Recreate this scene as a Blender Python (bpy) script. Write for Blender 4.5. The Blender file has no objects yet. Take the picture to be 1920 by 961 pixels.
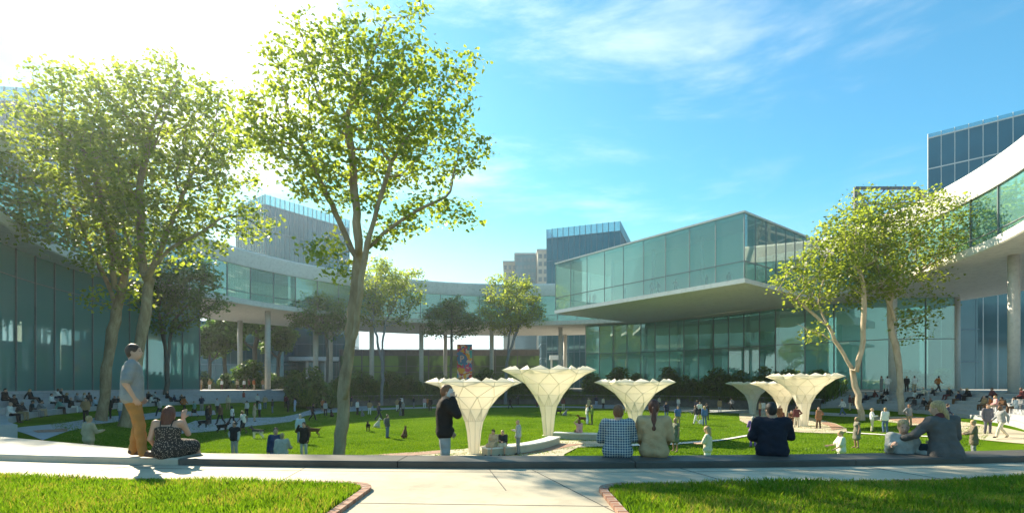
import bpy, bmesh, math, random
import numpy as np
from mathutils import Vector, Matrix, Quaternion
S = bpy.context.scene
COL = S.collection
PI = math.pi
R_ = math.radians
EYE = 1.25
F_ = 960.0            # focal length in photo pixels
HOR = 722.0           # horizon row in the photo
CX, CY = 0.5, 56.5    # centre of the round court
random.seed(7)
rng = np.random.default_rng(7)

# ------------------------------------------------------------------ helpers
def D_at(py, z): return (EYE - z) * F_ / (py - HOR)
def XD(px, D): return (px - 960.0) / F_ * D
def ZD(py, D): return EYE + (HOR - py) / F_ * D
def polar(r, th): return (CX + r * math.cos(R_(th)), CY + r * math.sin(R_(th)))

def link(o, parent=None, inv=True):
    COL.objects.link(o)
    if parent is not None:
        o.parent = parent
        if inv: o.matrix_parent_inverse = Matrix.Translation(-Vector(parent.location))
    return o

def root(name, loc, label, cat, group=None, rz=0.0):
    o = bpy.data.objects.new(name, None); COL.objects.link(o)
    o.empty_display_size = 0.2
    o.location = loc; o.rotation_euler = (0, 0, rz)
    return tag(o, label, cat, group)

def tag(o, label, cat, group=None, kind=None):
    if label: o['label'] = label
    if cat: o['category'] = cat
    if group: o['group'] = group
    if kind: o['kind'] = kind
    return o

def struct(o):
    o['kind'] = 'structure'; return o

def mesh_np(name, V, Fq, smooth=False, mat=None, mats=None):
    """V (n,3) array, Fq (m,k) array of faces with k corners"""
    V = np.asarray(V, dtype=np.float32); Fq = np.asarray(Fq, dtype=np.int32)
    me = bpy.data.meshes.new(name)
    m, k = Fq.shape
    me.vertices.add(len(V)); me.vertices.foreach_set('co', V.ravel())
    me.loops.add(m * k); me.loops.foreach_set('vertex_index', Fq.ravel())
    me.polygons.add(m)
    me.polygons.foreach_set('loop_start', np.arange(0, m * k, k, dtype=np.int32))
    me.polygons.foreach_set('loop_total', np.full(m, k, dtype=np.int32))
    if smooth: me.polygons.foreach_set('use_smooth', np.ones(m, dtype=bool))
    me.update(calc_edges=True)
    if mat: me.materials.append(mat)
    return me

class MB:
    def __init__(s): s.v = []; s.f = []
    def quad(s, a, b, c, d):
        n = len(s.v); s.v += [a, b, c, d]; s.f.append((n, n+1, n+2, n+3))
    def poly(s, pts):
        n = len(s.v); s.v += list(pts); s.f.append(tuple(range(n, n+len(pts))))
    def box(s, x0, x1, y0, y1, z0, z1):
        n = len(s.v)
        s.v += [(x0,y0,z0),(x1,y0,z0),(x1,y1,z0),(x0,y1,z0),(x0,y0,z1),(x1,y0,z1),(x1,y1,z1),(x0,y1,z1)]
        for q in ((3,2,1,0),(4,5,6,7),(0,1,5,4),(1,2,6,5),(2,3,7,6),(3,0,4,7)): s.f.append(tuple(n+i for i in q))
        return s
    def beam(s, a, b, w, h, up=(0,0,1)):
        """box from a to b, section w (sideways) x h (up)"""
        a = Vector(a); b = Vector(b); d = (b-a).normalized(); up = Vector(up)
        if abs(d.dot(up)) > .98: up = Vector((0,1,0))
        sd = d.cross(up).normalized() * w/2; u = sd.cross(d).normalized() * h/2
        n = len(s.v)
        for p in (a, b):
            for k1, k2 in ((-1,-1),(1,-1),(1,1),(-1,1)): s.v.append(tuple(p + sd*k1 + u*k2))
        for q in ((3,2,1,0),(4,5,6,7),(0,1,5,4),(1,2,6,5),(2,3,7,6),(3,0,4,7)): s.f.append(tuple(n+i for i in q))
        return s
    def prism(s, pts, z0, z1):
        n = len(s.v); k = len(pts)
        s.v += [(p[0],p[1],z0) for p in pts] + [(p[0],p[1],z1) for p in pts]
        s.f.append(tuple(n+i for i in reversed(range(k)))); s.f.append(tuple(n+k+i for i in range(k)))
        for i in range(k):
            j = (i+1) % k; s.f.append((n+i, n+j, n+k+j, n+k+i))
        return s
    def sector(s, prof, t0, t1, n, c=(CX, CY), cap=True):
        """sweep closed (r,z) profile round c from t0 to t1 degrees"""
        b = len(s.v); k = len(prof)
        for i in range(n+1):
            t = R_(t0 + (t1-t0)*i/n)
            for r, z in prof: s.v.append((c[0]+r*math.cos(t), c[1]+r*math.sin(t), z))
        for i in range(n):
            for j in range(k):
                j2 = (j+1) % k
                s.f.append((b+i*k+j, b+(i+1)*k+j, b+(i+1)*k+j2, b+i*k+j2))
        if cap:
            s.f.append(tuple(b+j for j in range(k))); s.f.append(tuple(b+n*k+j for j in reversed(range(k))))
        return s
    def cyl(s, c, r, z0, z1, n=20, r1=None):
        r1 = r if r1 is None else r1
        b = len(s.v)
        for i in range(n):
            a = 2*PI*i/n; s.v.append((c[0]+r*math.cos(a), c[1]+r*math.sin(a), z0))
        for i in range(n):
            a = 2*PI*i/n; s.v.append((c[0]+r1*math.cos(a), c[1]+r1*math.sin(a), z1))
        for i in range(n): j = (i+1) % n; s.f.append((b+i, b+j, b+n+j, b+n+i))
        s.f.append(tuple(b+i for i in reversed(range(n)))); s.f.append(tuple(b+n+i for i in range(n)))
        return s
    def mesh(s, name, mat=None, smooth=False):
        me = bpy.data.meshes.new(name); me.from_pydata([tuple(v) for v in s.v], [], s.f)
        bm = bmesh.new(); bm.from_mesh(me); bmesh.ops.recalc_face_normals(bm, faces=bm.faces); bm.to_mesh(me); bm.free()
        if mat: me.materials.append(mat)
        if smooth:
            for p in me.polygons: p.use_smooth = True
        me.update(); return me
    def build(s, name, mat=None, parent=None, smooth=False, inv=True):
        o = bpy.data.objects.new(name, s.mesh(name, mat, smooth))
        return link(o, parent, inv)

# ------------------------------------------------------------------ materials
class NT:
    def __init__(s, name):
        s.m = bpy.data.materials.new(name); s.m.use_nodes = True
        s.t = s.m.node_tree; s.t.nodes.clear()
        s.out = s.t.nodes.new('ShaderNodeOutputMaterial')
    def n(s, typ, **kw):
        nd = s.t.nodes.new(typ)
        for k, v in kw.items():
            if k.startswith('i_'):
                key = k[2:]; key = int(key) if key.isdigit() else key.replace('_', ' ')
                nd.inputs[key].default_value = v
            else: setattr(nd, k, v)
        return nd
    def l(s, a, b): s.t.links.new(a, b)

def socket(nd, name, idx=0):
    return nd.outputs[name] if name in nd.outputs else nd.outputs[idx]

def ramp(nt, fac, stops, interp='LINEAR'):
    r = nt.n('ShaderNodeValToRGB'); cr = r.color_ramp; cr.interpolation = interp
    while len(cr.elements) < len(stops): cr.elements.new(0.5)
    for e, (p, c) in zip(cr.elements, stops):
        e.position = p; e.color = (c[0], c[1], c[2], 1) if not isinstance(c, (int, float)) else (c, c, c, 1)
    nt.l(fac, r.inputs[0]); return r.outputs[0]

def coords(nt, scale=(1,1,1), kind='Object', rot=(0,0,0)):
    tc = nt.n('ShaderNodeTexCoord'); mp = nt.n('ShaderNodeMapping')
    mp.inputs['Scale'].default_value = scale; mp.inputs['Rotation'].default_value = rot
    nt.l(tc.outputs[kind], mp.inputs['Vector']); return mp.outputs[0]

def noise(nt, vec, scale, detail=4, rough=.55, dist=0):
    n = nt.n('ShaderNodeTexNoise'); n.inputs['Scale'].default_value = scale
    n.inputs['Detail'].default_value = detail; n.inputs['Roughness'].default_value = rough
    n.inputs['Distortion'].default_value = dist
    if vec is not None: nt.l(vec, n.inputs['Vector'])
    return n.outputs['Fac']

def principled(nt, rough=.6, spec=.5, metal=0.0):
    p = nt.n('ShaderNodeBsdfPrincipled'); p.inputs['Roughness'].default_value = rough
    p.inputs['Specular IOR Level'].default_value = spec; p.inputs['Metallic'].default_value = metal
    nt.l(p.outputs[0], nt.out.inputs[0]); return p

def bump(nt, fac, p, strength=.3, dist=.02):
    b = nt.n('ShaderNodeBump'); b.inputs['Strength'].default_value = strength; b.inputs['Distance'].default_value = dist
    nt.l(fac, b.inputs['Height']); nt.l(b.outputs[0], p.inputs['Normal'])

def mat_noise(name, c0, c1, scale=3, rough=.7, spec=.4, bmp=.2, bscale=40, bdist=.01, detail=6, metal=0.0, stretch=(1,1,1)):
    nt = NT(name); p = principled(nt, rough, spec, metal)
    v = coords(nt, stretch); f = noise(nt, v, scale, detail)
    nt.l(ramp(nt, f, [(.3, c0), (.7, c1)]), p.inputs['Base Color'])
    if bmp: bump(nt, noise(nt, v, bscale, 4), p, bmp, bdist)
    return nt.m

_cloth = {}
def cloth(c, rough=.85):
    key = (tuple(round(x, 3) for x in c), rough)
    if key not in _cloth:
        nt = NT('cloth'); p = principled(nt, rough, .2)
        v = coords(nt); f = noise(nt, v, 6, 5)
        nt.l(ramp(nt, f, [(.3, [x*.82 for x in c]), (.7, [min(1, x*1.12) for x in c])]), p.inputs['Base Color'])
        bump(nt, noise(nt, v, 14, 3, .6, 1.2), p, .55, .03)
        _cloth[key] = nt.m
    return _cloth[key]

def concrete(name, c, joint=None, jscale=1.5, rough=.75, var=.12):
    """concrete with faint blotches and stains"""
    nt = NT(name); p = principled(nt, rough, .35)
    v = coords(nt); a = noise(nt, v, .35, 8, .6); b = noise(nt, v, 2.3, 10, .72)
    ca = ramp(nt, a, [(.3, [x*(1-var) for x in c]), (.7, [min(1, x*(1+var*.6)) for x in c])])
    cb = ramp(nt, b, [(.32, .78), (.5, .97), (.7, 1.0)])
    mx = nt.n('ShaderNodeMix', data_type='RGBA', blend_type='MULTIPLY'); mx.inputs[0].default_value = 1
    nt.l(ca, mx.inputs[6]); nt.l(cb, mx.inputs[7]); nt.l(mx.outputs[2], p.inputs['Base Color'])
    bump(nt, noise(nt, v, 60, 5), p, .15, .005)
    return nt.m

def glass_mat(name, tint, gloss=.22, rough=.015, edge=.7, refl=(.95, 1, .96), wave=.0, haze=.32, milk=(.44, .84, .84)):
    """tinted see-through glass: coloured transparency + fresnel reflection"""
    nt = NT(name)
    tr = nt.n('ShaderNodeBsdfTransparent'); tr.inputs[0].default_value = (*tint, 1)
    gl = nt.n('ShaderNodeBsdfGlossy'); gl.inputs['Roughness'].default_value = rough; gl.inputs[0].default_value = (*refl, 1)
    lw = nt.n('ShaderNodeLayerWeight'); lw.inputs[0].default_value = .35
    mr = nt.n('ShaderNodeMapRange'); mr.inputs[3].default_value = gloss; mr.inputs[4].default_value = edge
    nt.l(lw.outputs['Fresnel'], mr.inputs[0])
    df = nt.n('ShaderNodeBsdfDiffuse'); df.inputs[0].default_value = (*milk, 1); tl = nt.n('ShaderNodeBsdfTranslucent'); tl.inputs[0].default_value = (*milk, 1)
    dm = nt.n('ShaderNodeMixShader'); dm.inputs[0].default_value = .5; nt.l(df.outputs[0], dm.inputs[1]); nt.l(tl.outputs[0], dm.inputs[2])
    m0 = nt.n('ShaderNodeMixShader'); m0.inputs[0].default_value = haze; nt.l(tr.outputs[0], m0.inputs[1]); nt.l(dm.outputs[0], m0.inputs[2])
    mx = nt.n('ShaderNodeMixShader'); nt.l(mr.outputs[0], mx.inputs[0]); nt.l(m0.outputs[0], mx.inputs[1]); nt.l(gl.outputs[0], mx.inputs[2])
    if wave:
        v = coords(nt); b = nt.n('ShaderNodeBump'); b.inputs['Strength'].default_value = wave; b.inputs['Distance'].default_value = .05
        nt.l(noise(nt, v, .6, 2), b.inputs['Height']); nt.l(b.outputs[0], gl.inputs['Normal'])
    nt.l(mx.outputs[0], nt.out.inputs[0]); return nt.m

def leaf_mat(name, c0, c1, trans=.55, tcol=None, scale=1.2, dry=None):
    nt = NT(name); v = coords(nt)
    geo = nt.n('ShaderNodeNewGeometry')
    add = nt.n('ShaderNodeMath', operation='MULTIPLY_ADD'); add.inputs[1].default_value = .55
    nt.l(geo.outputs['Random Per Island'], add.inputs[0]); nt.l(noise(nt, v, scale, 2), add.inputs[2])
    col = ramp(nt, add.outputs[0], [(.35, c0), (.95, c1)] if not dry else [(.3, c0), (.90, c1), (.97, dry), (1, dry)])
    p = nt.n('ShaderNodeBsdfPrincipled'); p.inputs['Roughness'].default_value = .45; p.inputs['Specular IOR Level'].default_value = .4
    nt.l(col, p.inputs['Base Color'])
    t = nt.n('ShaderNodeBsdfTranslucent')
    k = tcol or (1.6, 1.5, .5)
    mm = nt.n('ShaderNodeMix', data_type='RGBA', blend_type='MULTIPLY'); mm.inputs[0].default_value = 1
    nt.l(col, mm.inputs[6]); mm.inputs[7].default_value = (*k, 1); nt.l(mm.outputs[2], t.inputs[0])
    mx = nt.n('ShaderNodeMixShader'); mx.inputs[0].default_value = trans
    nt.l(p.outputs[0], mx.inputs[1]); nt.l(t.outputs[0], mx.inputs[2]); nt.l(mx.outputs[0], nt.out.inputs[0])
    return nt.m
# ------------------------------------------------------------------ terrain shape
def sm(a, b, x):
    t = np.clip((x-a)/(b-a), 0, 1); return t*t*(3-2*t)
LAWN = -2.25; PLAZA = 0.55
NT_L, NT_R = 4, 6                     # tiers of the two stands
TR, TH = .8, .4                       # tread and riser
TRR, THR = .55, .34
R_TOP = 43.2
def Hn(x, y):
    """height of the sunken court (numpy friendly)"""
    dx = np.asarray(x, float)-CX; dy = np.asarray(y, float)-CY
    r = np.hypot(dx, dy); th = np.degrees(np.arctan2(dy, dx)) % 360     # 270 = towards the camera
    near = sm(226, 236, th) * (1-sm(304, 314, th))
    left = sm(143, 151, th) * (1-near)*(th < 270)
    right = ((th > 270)*(1-near) + (th <= 90)*(1-sm(9, 17, th)))
    rl0 = R_TOP-TR*NT_L; zl = PLAZA-TH*NT_L; rr0 = R_TOP-TRR*NT_R; zr = PLAZA-THR*NT_R
    h = np.full(r.shape, 0.0)
    h += left * (zl-LAWN) * sm(31, rl0, r)
    h += right * (zr-LAWN) * sm(31, rr0, r)
    h += near * (1.65*np.clip((r-38)/8, 0, 1) + .07*sm(46, 46.3, r))
    return LAWN + h + .03*np.sin(dx*.31+1)*np.cos(dy*.27)*(r < 44)
def H(x, y): return float(Hn(np.array([x]), np.array([y]))[0])
def G(px, py):
    """ground point of the court seen at a photo pixel"""
    for D in np.arange(14, 112, .1):
        X = XD(px, D); z = ZD(py, D)
        if H(X, D) >= z: return (X, float(D), H(X, D))
    return (XD(px, 100), 100.0, LAWN)

# ------------------------------------------------------------------ ground materials
def grass_mat(name, a, b, c, s1=.25, fine=55):
    nt = NT(name); p = principled(nt, 1.0, .0); v = coords(nt)
    col = ramp(nt, noise(nt, v, s1, 6, .65), [(.3, a), (.52, b), (.75, c)])
    f2 = ramp(nt, noise(nt, v, fine*.25, 6, .7), [(.3, .62), (.7, 1.15)])
    mx = nt.n('ShaderNodeMix', data_type='RGBA', blend_type='MULTIPLY'); mx.inputs[0].default_value = 1
    nt.l(col, mx.inputs[6]); nt.l(f2, mx.inputs[7]); nt.l(mx.outputs[2], p.inputs['Base Color'])
    bump(nt, noise(nt, v, fine, 6, .7), p, .9, .06)
    return nt.m
M = {}
M['lawn'] = grass_mat('lawn_grass', (.055,.125,.006), (.105,.20,.009), (.17,.26,.014))
M['soil'] = grass_mat('turf_soil', (.03,.06,.008), (.06,.12,.01), (.11,.15,.02), .6)
M['pave'] = concrete('cream_paving', (.50,.44,.32), var=.3)
M['plaza'] = concrete('plaza_paving', (.42,.41,.38))
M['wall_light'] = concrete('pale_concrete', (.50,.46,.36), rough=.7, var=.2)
M['step'] = concrete('step_concrete', (.42,.43,.44), rough=.7)
M['path'] = concrete('path_concrete', (.36,.39,.42))
M['city'] = concrete('city_ground', (.30,.30,.29))
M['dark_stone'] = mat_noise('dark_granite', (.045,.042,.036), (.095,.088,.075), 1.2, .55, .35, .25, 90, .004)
M['joint'] = mat_noise('joint_filler', (.06,.058,.05), (.1,.095,.08), 5)
M['white_line'] = concrete('white_kerb', (.7,.68,.62))

def brick_mat(name, w=.22, h=.11, rot=0.0):
    nt = NT(name); p = principled(nt, .8, .25); v = coords(nt, (1,1,1), 'Object', (0,0,rot))
    b = nt.n('ShaderNodeTexBrick'); b.inputs['Scale'].default_value = 1
    b.inputs['Brick Width'].default_value = w; b.inputs['Row Height'].default_value = h; b.inputs['Mortar Size'].default_value = .008
    b.inputs['Color1'].default_value = (.27,.13,.085,1); b.inputs['Color2'].default_value = (.37,.22,.15,1); b.inputs['Mortar'].default_value = (.33,.3,.25,1)
    nt.l(v, b.inputs['Vector']); nt.l(b.outputs['Color'], p.inputs['Base Color'])
    bump(nt, b.outputs['Fac'], p, -.3, .004); return nt.m
M['brick'] = brick_mat('red_brick')

# ------------------------------------------------------------------ court lawn
def polar_sheet(name, rs, ths, zf, mat, smooth=True):
    rs = np.array(rs); ths = np.radians(np.array(ths))
    Rg, Tg = np.meshgrid(rs, ths, indexing='ij')
    X = CX+Rg*np.cos(Tg); Y = CY+Rg*np.sin(Tg); Z = zf(X, Y)
    V = np.stack([X, Y, Z], -1).reshape(-1, 3)
    nr, nt_ = Rg.shape
    i, j = np.meshgrid(np.arange(nr-1), np.arange(nt_-1), indexing='ij')
    a = (i*nt_+j).ravel(); Fq = np.stack([a, a+nt_, a+nt_+1, a+1], -1)
    o = bpy.data.objects.new(name, mesh_np(name, V, Fq, smooth, mat)); link(o); return o
struct(polar_sheet('lawn', np.concatenate([np.linspace(.02, 30, 16), np.linspace(30.5, 48.2, 60)]), np.linspace(0, 360, 361), Hn, M['lawn']))

# plaza under and beyond the ring building, one sheet out to the horizon
def flat_sector(name, r0, r1, t0, t1, z, mat, n=120, nr=12):
    rs = r0 + (r1-r0)*np.linspace(0, 1, nr)**3
    return struct(polar_sheet(name, rs, np.linspace(t0, t1, n), lambda X, Y: np.full(X.shape, z), mat, False))
flat_sector('plaza_pavement', R_TOP, 96, -54, 234, PLAZA, M['plaza'])
flat_sector('city_ground', 95, 6000, -54, 234, PLAZA-.12, M['city'], nr=16)
flat_sector('near_ground', 48.6, 6000, 234, 306, -.08, M['city'], nr=16)

# walkway behind the ledge and the gap between the two grass beds
def sheet_px(name, pts, z, mat, kind='structure', thick=None):
    mb = MB()
    if thick: mb.prism(pts, z-thick, z)
    else: mb.poly([(p[0], p[1], z) for p in pts])
    o = mb.build(name, mat); o['kind'] = kind; return o
R_L0, R_L1 = 48.12, 48.80       # ledge
R_W1 = 50.12                    # grass bed edge
wk = MB()
wk.sector([(R_L1-.02, 0), (60, 0), (60, -.07), (R_L1-.02, -.07)], 238, 302, 120)
struct(wk.build('walkway', M['pave']))
# saw-cut joints in the walkway
jn = MB()
for t in (-110.5, -107.2, -104.0, -100.8, -97.5, -94.3, -91.0, -87.6, -84.2, -81, -77.8, -74.4, -71):
    a = polar(R_L1+.0, t); b = polar(R_L1+1.6, t+ (0.35 if t > -95 else -.3))
    jn.beam((a[0], a[1], -.003), (b[0], b[1], -.003), .012, .012)
jn.sector([(R_L1+.30, .003), (R_L1+.31, .003), (R_L1+.31, -.02), (R_L1+.30, -.02)], 244, 296, 90)
jn.beam((0.30, 7.6, -.003), (1.6, 3.0, -.003), .012, .012)
jn.beam((-1.65, 5.45, -.003), (1.0, 5.3, -.003), .012, .012)
jn.beam((-1.9, 3.9, -.003), (1.2, 3.8, -.003), .012, .012)
struct(jn.build('walkway_joints', M['joint']))

def arc_pts(cx, cy, r, a0, a1, n):
    return [(cx+r*math.cos(R_(a0+(a1-a0)*i/n)), cy+r*math.sin(R_(a0+(a1-a0)*i/n))) for i in range(n+1)]
def bed_outline(side, inset=0.0):
    """outline of a foreground grass bed: arc along the walkway, rounded corner, edge along the path"""
    xe = (-1.67-inset) if side < 0 else (1.02+inset); rc = .42
    ro = R_W1+inset
    # corner circle tangent to the arc and to x = xe
    cxn = xe - rc if side < 0 else xe + rc
    rr = ro+rc; cyn = CY - math.sqrt(rr*rr-(cxn-CX)**2)
    ta = math.degrees(math.atan2(cyn-CY, cxn-CX))
    tend = -108 if side < 0 else -72
    arc = [polar(ro, tend+(ta-tend)*i/60) for i in range(61)]
    a_from = ta+180
    if side < 0: cor = arc_pts(cxn, cyn, rc, a_from % 360 if a_from % 360 < 180 else a_from % 360-360, 0, 14)
    else: cor = arc_pts(cxn, cyn, rc, a_from % 360, 180, 14)
    far = [(xe, -6.0), (polar(ro, tend)[0], -6.0)]
    return arc + cor[1:] + far
for side in (-1, 1):
    o1 = bed_outline(side, 0); o2 = bed_outline(side, .09)
    sheet_px('turf', o2, .035, M['soil'], thick=.08)
    kb = MB(); n = len(o1)-2
    # brick edging as a row of single bricks
    acc = 0
    for i in range(n-1):
        a, b, c, d = o1[i], o1[i+1], o2[i+1], o2[i]
        L = math.hypot(b[0]-a[0], b[1]-a[1]); m = max(1, round(L/.2))
        for k in range(m):
            u0, u1 = k/m+.03, (k+1)/m-.03
            q = [(a[0]+(b[0]-a[0])*u, a[1]+(b[1]-a[1])*u) for u in (u0, u1)] + [(d[0]+(c[0]-d[0])*u, d[1]+(c[1]-d[1])*u) for u in (u1, u0)]
            kb.prism(q, -.03, .045+random.uniform(-.003, .003))
    xe = o1[-2][0]; x2 = o2[-2][0]; y = o1[n-1][1]
    while y > 1.5:
        kb.prism([(xe, y-.01), (xe, y-.2), (x2, y-.2), (x2, y-.01)], -.03, .045); y -= .21
    ob = kb.build('brick_edging', M['brick'])
    tag(ob, 'red brick edging round the corner of the %s foreground grass bed' % ('left' if side < 0 else 'right'), 'edging', 'brick edgings')

# foreground grass blades
def blades(name, n, region, h0, h1, w, mat, zf, seed, clump=None):
    g = np.random.default_rng(seed); P = region(g, n)
    k = len(P); z = zf(P[:, 0], P[:, 1])
    a = g.uniform(0, 2*PI, k); hh = g.uniform(h0, h1, k)*(1+.35*np.sin(P[:, 0]*1.9+2*np.sin(P[:, 1]*2.3)))
    lean = g.uniform(.1, .75, k)*hh; la = g.uniform(0, 2*PI, k); ww = w*g.uniform(.7, 1.3, k)
    dx = np.cos(a)*ww/2; dy = np.sin(a)*ww/2; lx = np.cos(la)*lean; ly = np.sin(la)*lean
    V = np.zeros((k, 5, 3))
    V[:, 0] = np.stack([P[:, 0]-dx, P[:, 1]-dy, z-.01], -1); V[:, 1] = np.stack([P[:, 0]+dx, P[:, 1]+dy, z-.01], -1)
    V[:, 2] = np.stack([P[:, 0]+dx*.8+lx*.35, P[:, 1]+dy*.8+ly*.35, z+hh*.6], -1)
    V[:, 3] = np.stack([P[:, 0]+lx, P[:, 1]+ly, z+hh], -1)
    V[:, 4] = np.stack([P[:, 0]-dx*.8+lx*.35, P[:, 1]-dy*.8+ly*.35, z+hh*.6], -1)
    b = np.arange(k)[:, None]*5
    o = bpy.data.objects.new(name, mesh_np(name, V.reshape(-1, 3), b+np.array([[0, 1, 2, 3, 4]]), False, mat)); link(o)
    o['kind'] = 'stuff'; return o
M['blade'] = leaf_mat('grass_blade', (.06,.14,.008), (.17,.30,.02), .5, (1.5,1.45,.5), 1.5, (.28,.28,.08))
M['blade2'] = leaf_mat('lawn_blade', (.06,.14,.008), (.16,.26,.015), .4, (1.4,1.4,.5), .4)
def inside(poly, P):
    x, y = P[:, 0], P[:, 1]; c = np.zeros(len(P), bool); n = len(poly)
    for i in range(n):
        x0, y0 = poly[i]; x1, y1 = poly[(i+1) % n]
        if y0 == y1: continue
        m = ((y0 > y) != (y1 > y)) & (x < (x1-x0)*(y-y0)/(y1-y0)+x0); c ^= m
    return c
for side in (-1, 1):
    ol = bed_outline(side, .10)
    def reg(g, n, ol=ol, side=side):
        P = np.stack([g.uniform(-9.5, 9.5, n*3), g.uniform(3.2, 8, n*3)], -1)
        P = P[(P[:, 0]*side > 0)]; P = P[inside(ol, P)]
        return P[:n]
    blades('grass', 90000, reg, .035, .085, .009, M['blade'], lambda x, y: np.full(x.shape, .035), 3+side)
def reg_l(g, n):
    D = 24+60*g.uniform(0, 1, n*2)**1.6; X = D*g.uniform(-.9, .95, n*2); P = np.stack([X, D], -1)
    P = P[np.hypot(X-CX, D-CY) < 38.2]; return P[:n]
blades('lawn_grass', 130000, reg_l, .04, .09, .03, M['blade2'], Hn, 9)
# ------------------------------------------------------------------ ledge, stands, paths
lr = root('ledge', polar(48.4, 270)+(0,), 'long low dark stone ledge curving across the foreground, people sit on it', 'ledge')
edges = [-5.2, -1.72, 1.85, 5.30, 8.72, 12.4, 16.5]
def th_at_x(x): return -math.degrees(math.acos((x-CX)/48.45))
for a, b in zip(edges[:-1], edges[1:]):
    pr = [(R_L0, -.62), (R_L0, .085), (R_L0+.02, .105), (R_L1-.02, .105), (R_L1, .085), (R_L1, -.05), (R_L1-.03,-.05), (R_L1-.03,-.62)]
    MB().sector(pr, th_at_x(a)+.008, th_at_x(b)-.008, 14).build('ledge_block', M['dark_stone'], lr)
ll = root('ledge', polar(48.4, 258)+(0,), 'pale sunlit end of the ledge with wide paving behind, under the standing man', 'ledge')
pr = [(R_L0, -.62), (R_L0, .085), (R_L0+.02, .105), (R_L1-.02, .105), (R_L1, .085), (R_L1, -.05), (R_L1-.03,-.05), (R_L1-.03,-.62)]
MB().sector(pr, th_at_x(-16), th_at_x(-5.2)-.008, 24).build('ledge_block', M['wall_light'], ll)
# wedge of paving at ledge height
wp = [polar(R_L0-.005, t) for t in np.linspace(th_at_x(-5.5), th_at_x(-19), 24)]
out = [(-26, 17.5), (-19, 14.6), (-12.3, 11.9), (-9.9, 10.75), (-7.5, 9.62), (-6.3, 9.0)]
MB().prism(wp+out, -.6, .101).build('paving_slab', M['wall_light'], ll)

def stand(n, t0, t1, label, segs, TR=TR, TH=TH):
    cx_, cy_ = polar(R_TOP, (t0+t1)/2)
    rt = root('stepped_seating', (cx_, cy_, 0), label, 'seating steps')
    for i in range(n):
        r0 = R_TOP-TR*(n-i); z = PLAZA-TH*(n-i-1)
        pf = [(r0, z-TH-.3), (r0, z-.02), (r0+.015, z), (r0+TR+(.012 if i < n-1 else 0), z), (r0+TR+(.012 if i < n-1 else 0), z-TH-.3)]
        MB().sector(pf, t0, t1, segs).build('step', M['step'], rt)
    return rt
stand(NT_L, 147, 232, 'shaded stepped seating curving below the left glass wall', 90)
stand(NT_R, -52, 12.8, 'broad sunlit stepped seating curving round the right side of the lawn', 80, TRR, THR)

def ribbon(name, up, lo, mat, n=60, m=8, lift=.03, label=None):
    def res(pts, n):
        P = np.array(pts, float); d = np.r_[0, np.cumsum(np.hypot(*(P[1:]-P[:-1]).T))]; t = np.linspace(0, d[-1], n)
        return np.stack([np.interp(t, d, P[:, 0]), np.interp(t, d, P[:, 1])], -1)
    gu = np.array([G(*p)[:2] for p in up]); gl = np.array([G(*p)[:2] for p in lo])
    U, L = res(gu, n), res(gl, n)
    V = []
    for i in range(n):
        for j in range(m+1):
            p = U[i]*(1-j/m)+L[i]*j/m; V.append((p[0], p[1], H(p[0], p[1])+lift))
    Fq = [(i*(m+1)+j, (i+1)*(m+1)+j, (i+1)*(m+1)+j+1, i*(m+1)+j+1) for i in range(n-1) for j in range(m)]
    o = bpy.data.objects.new(name, mesh_np(name, V, Fq, False, mat)); link(o); struct(o); return o
# paths on the court floor
ribbon('path', [(335,800),(367,788),(440,783),(526,782),(560,775),(582,767),(627,763),(700,760)], [(335,813),(400,808),(451,801),(545,790),(573,779),(627,771),(660,767),(700,765)], M['path'])
ribbon('path', [(18,806),(80,797),(150,788),(178,783),(223,779),(300,772),(402,769)], [(80,826),(118,812),(140,806),(178,795),(223,790),(320,781),(405,777)], M['path'])
ribbon('path', [(1110,757.5),(1240,761),(1390,766),(1500,770),(1640,777)], [(1110,764),(1240,769),(1391,774.5),(1500,775),(1640,782)], M['path'])
ribbon('path', [(1640,781),(1713,781),(1760,784),(1799,790),(1837,795),(1883,802),(1930,812)], [(1640,787),(1700,795),(1745,802),(1799,811),(1837,824),(1883,829),(1930,833)], M['pave'])
ribbon('brick_paving', [(1660,784),(1713,783),(1745,784)], [(1690,792),(1715,794),(1750,796)], M['brick'], 30, 6, .05)
ribbon('brick_paving', [(60,808),(100,806),(128,804)], [(70,812),(105,811),(126,810)], M['brick'], 20, 4, .05)
fp = []
tt = np.linspace(22, 158, 80)
struct(polar_sheet('path', np.linspace(25.5, 30.5, 5), tt, lambda X, Y: Hn(X, Y)+.03, M['path'], False))
ribbon('plaza_paving', [(640,856),(700,853),(780,848),(870,842),(905,836),(970,831),(1040,826),(1130,827),(1180,829)], [(640,885),(800,890),(900,890),(1000,890),(1050,880),(1058,852),(1084,839),(1130,837),(1180,837)], M['pave'], 80, 10, .04)
ribbon('brick_paving', [(700,853.3),(780,848.5),(830,845)], [(760,856),(812,852),(835,850)], M['brick'], 30, 4, .055)
ribbon('brick_paving', [(960,846),(1000,842),(1046,834),(1100,832)], [(980,852),(1022,848),(1060,840),(1078,836)], M['brick'], 30, 4, .055)
ribbon('plaza_paving', [(1386,775),(1420,772),(1490,774),(1522,783),(1548,789),(1567,794),(1587,803)], [(1387,788),(1408,798),(1470,808),(1510,811),(1548,812),(1575,812),(1588,808)], M['pave'], 60, 10, .04)
ribbon('brick_paving', [(1548,790.5),(1567,795.5),(1583,803)], [(1540,794),(1555,799),(1560,807)], M['brick'], 20, 4, .06)
ribbon('kerb_strip', [(1180,833),(1262,831),(1350,824.5),(1430,811),(1470,806.5)], [(1180,837),(1262,834.5),(1350,827),(1430,813),(1470,808.5)], M['white_line'], 60, 1, .06)
ribbon('kerb_strip', [(1586,809.5),(1640,813.5),(1740,818)], [(1586,811),(1640,815),(1740,819.5)], M['white_line'], 30, 1, .06)

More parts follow.
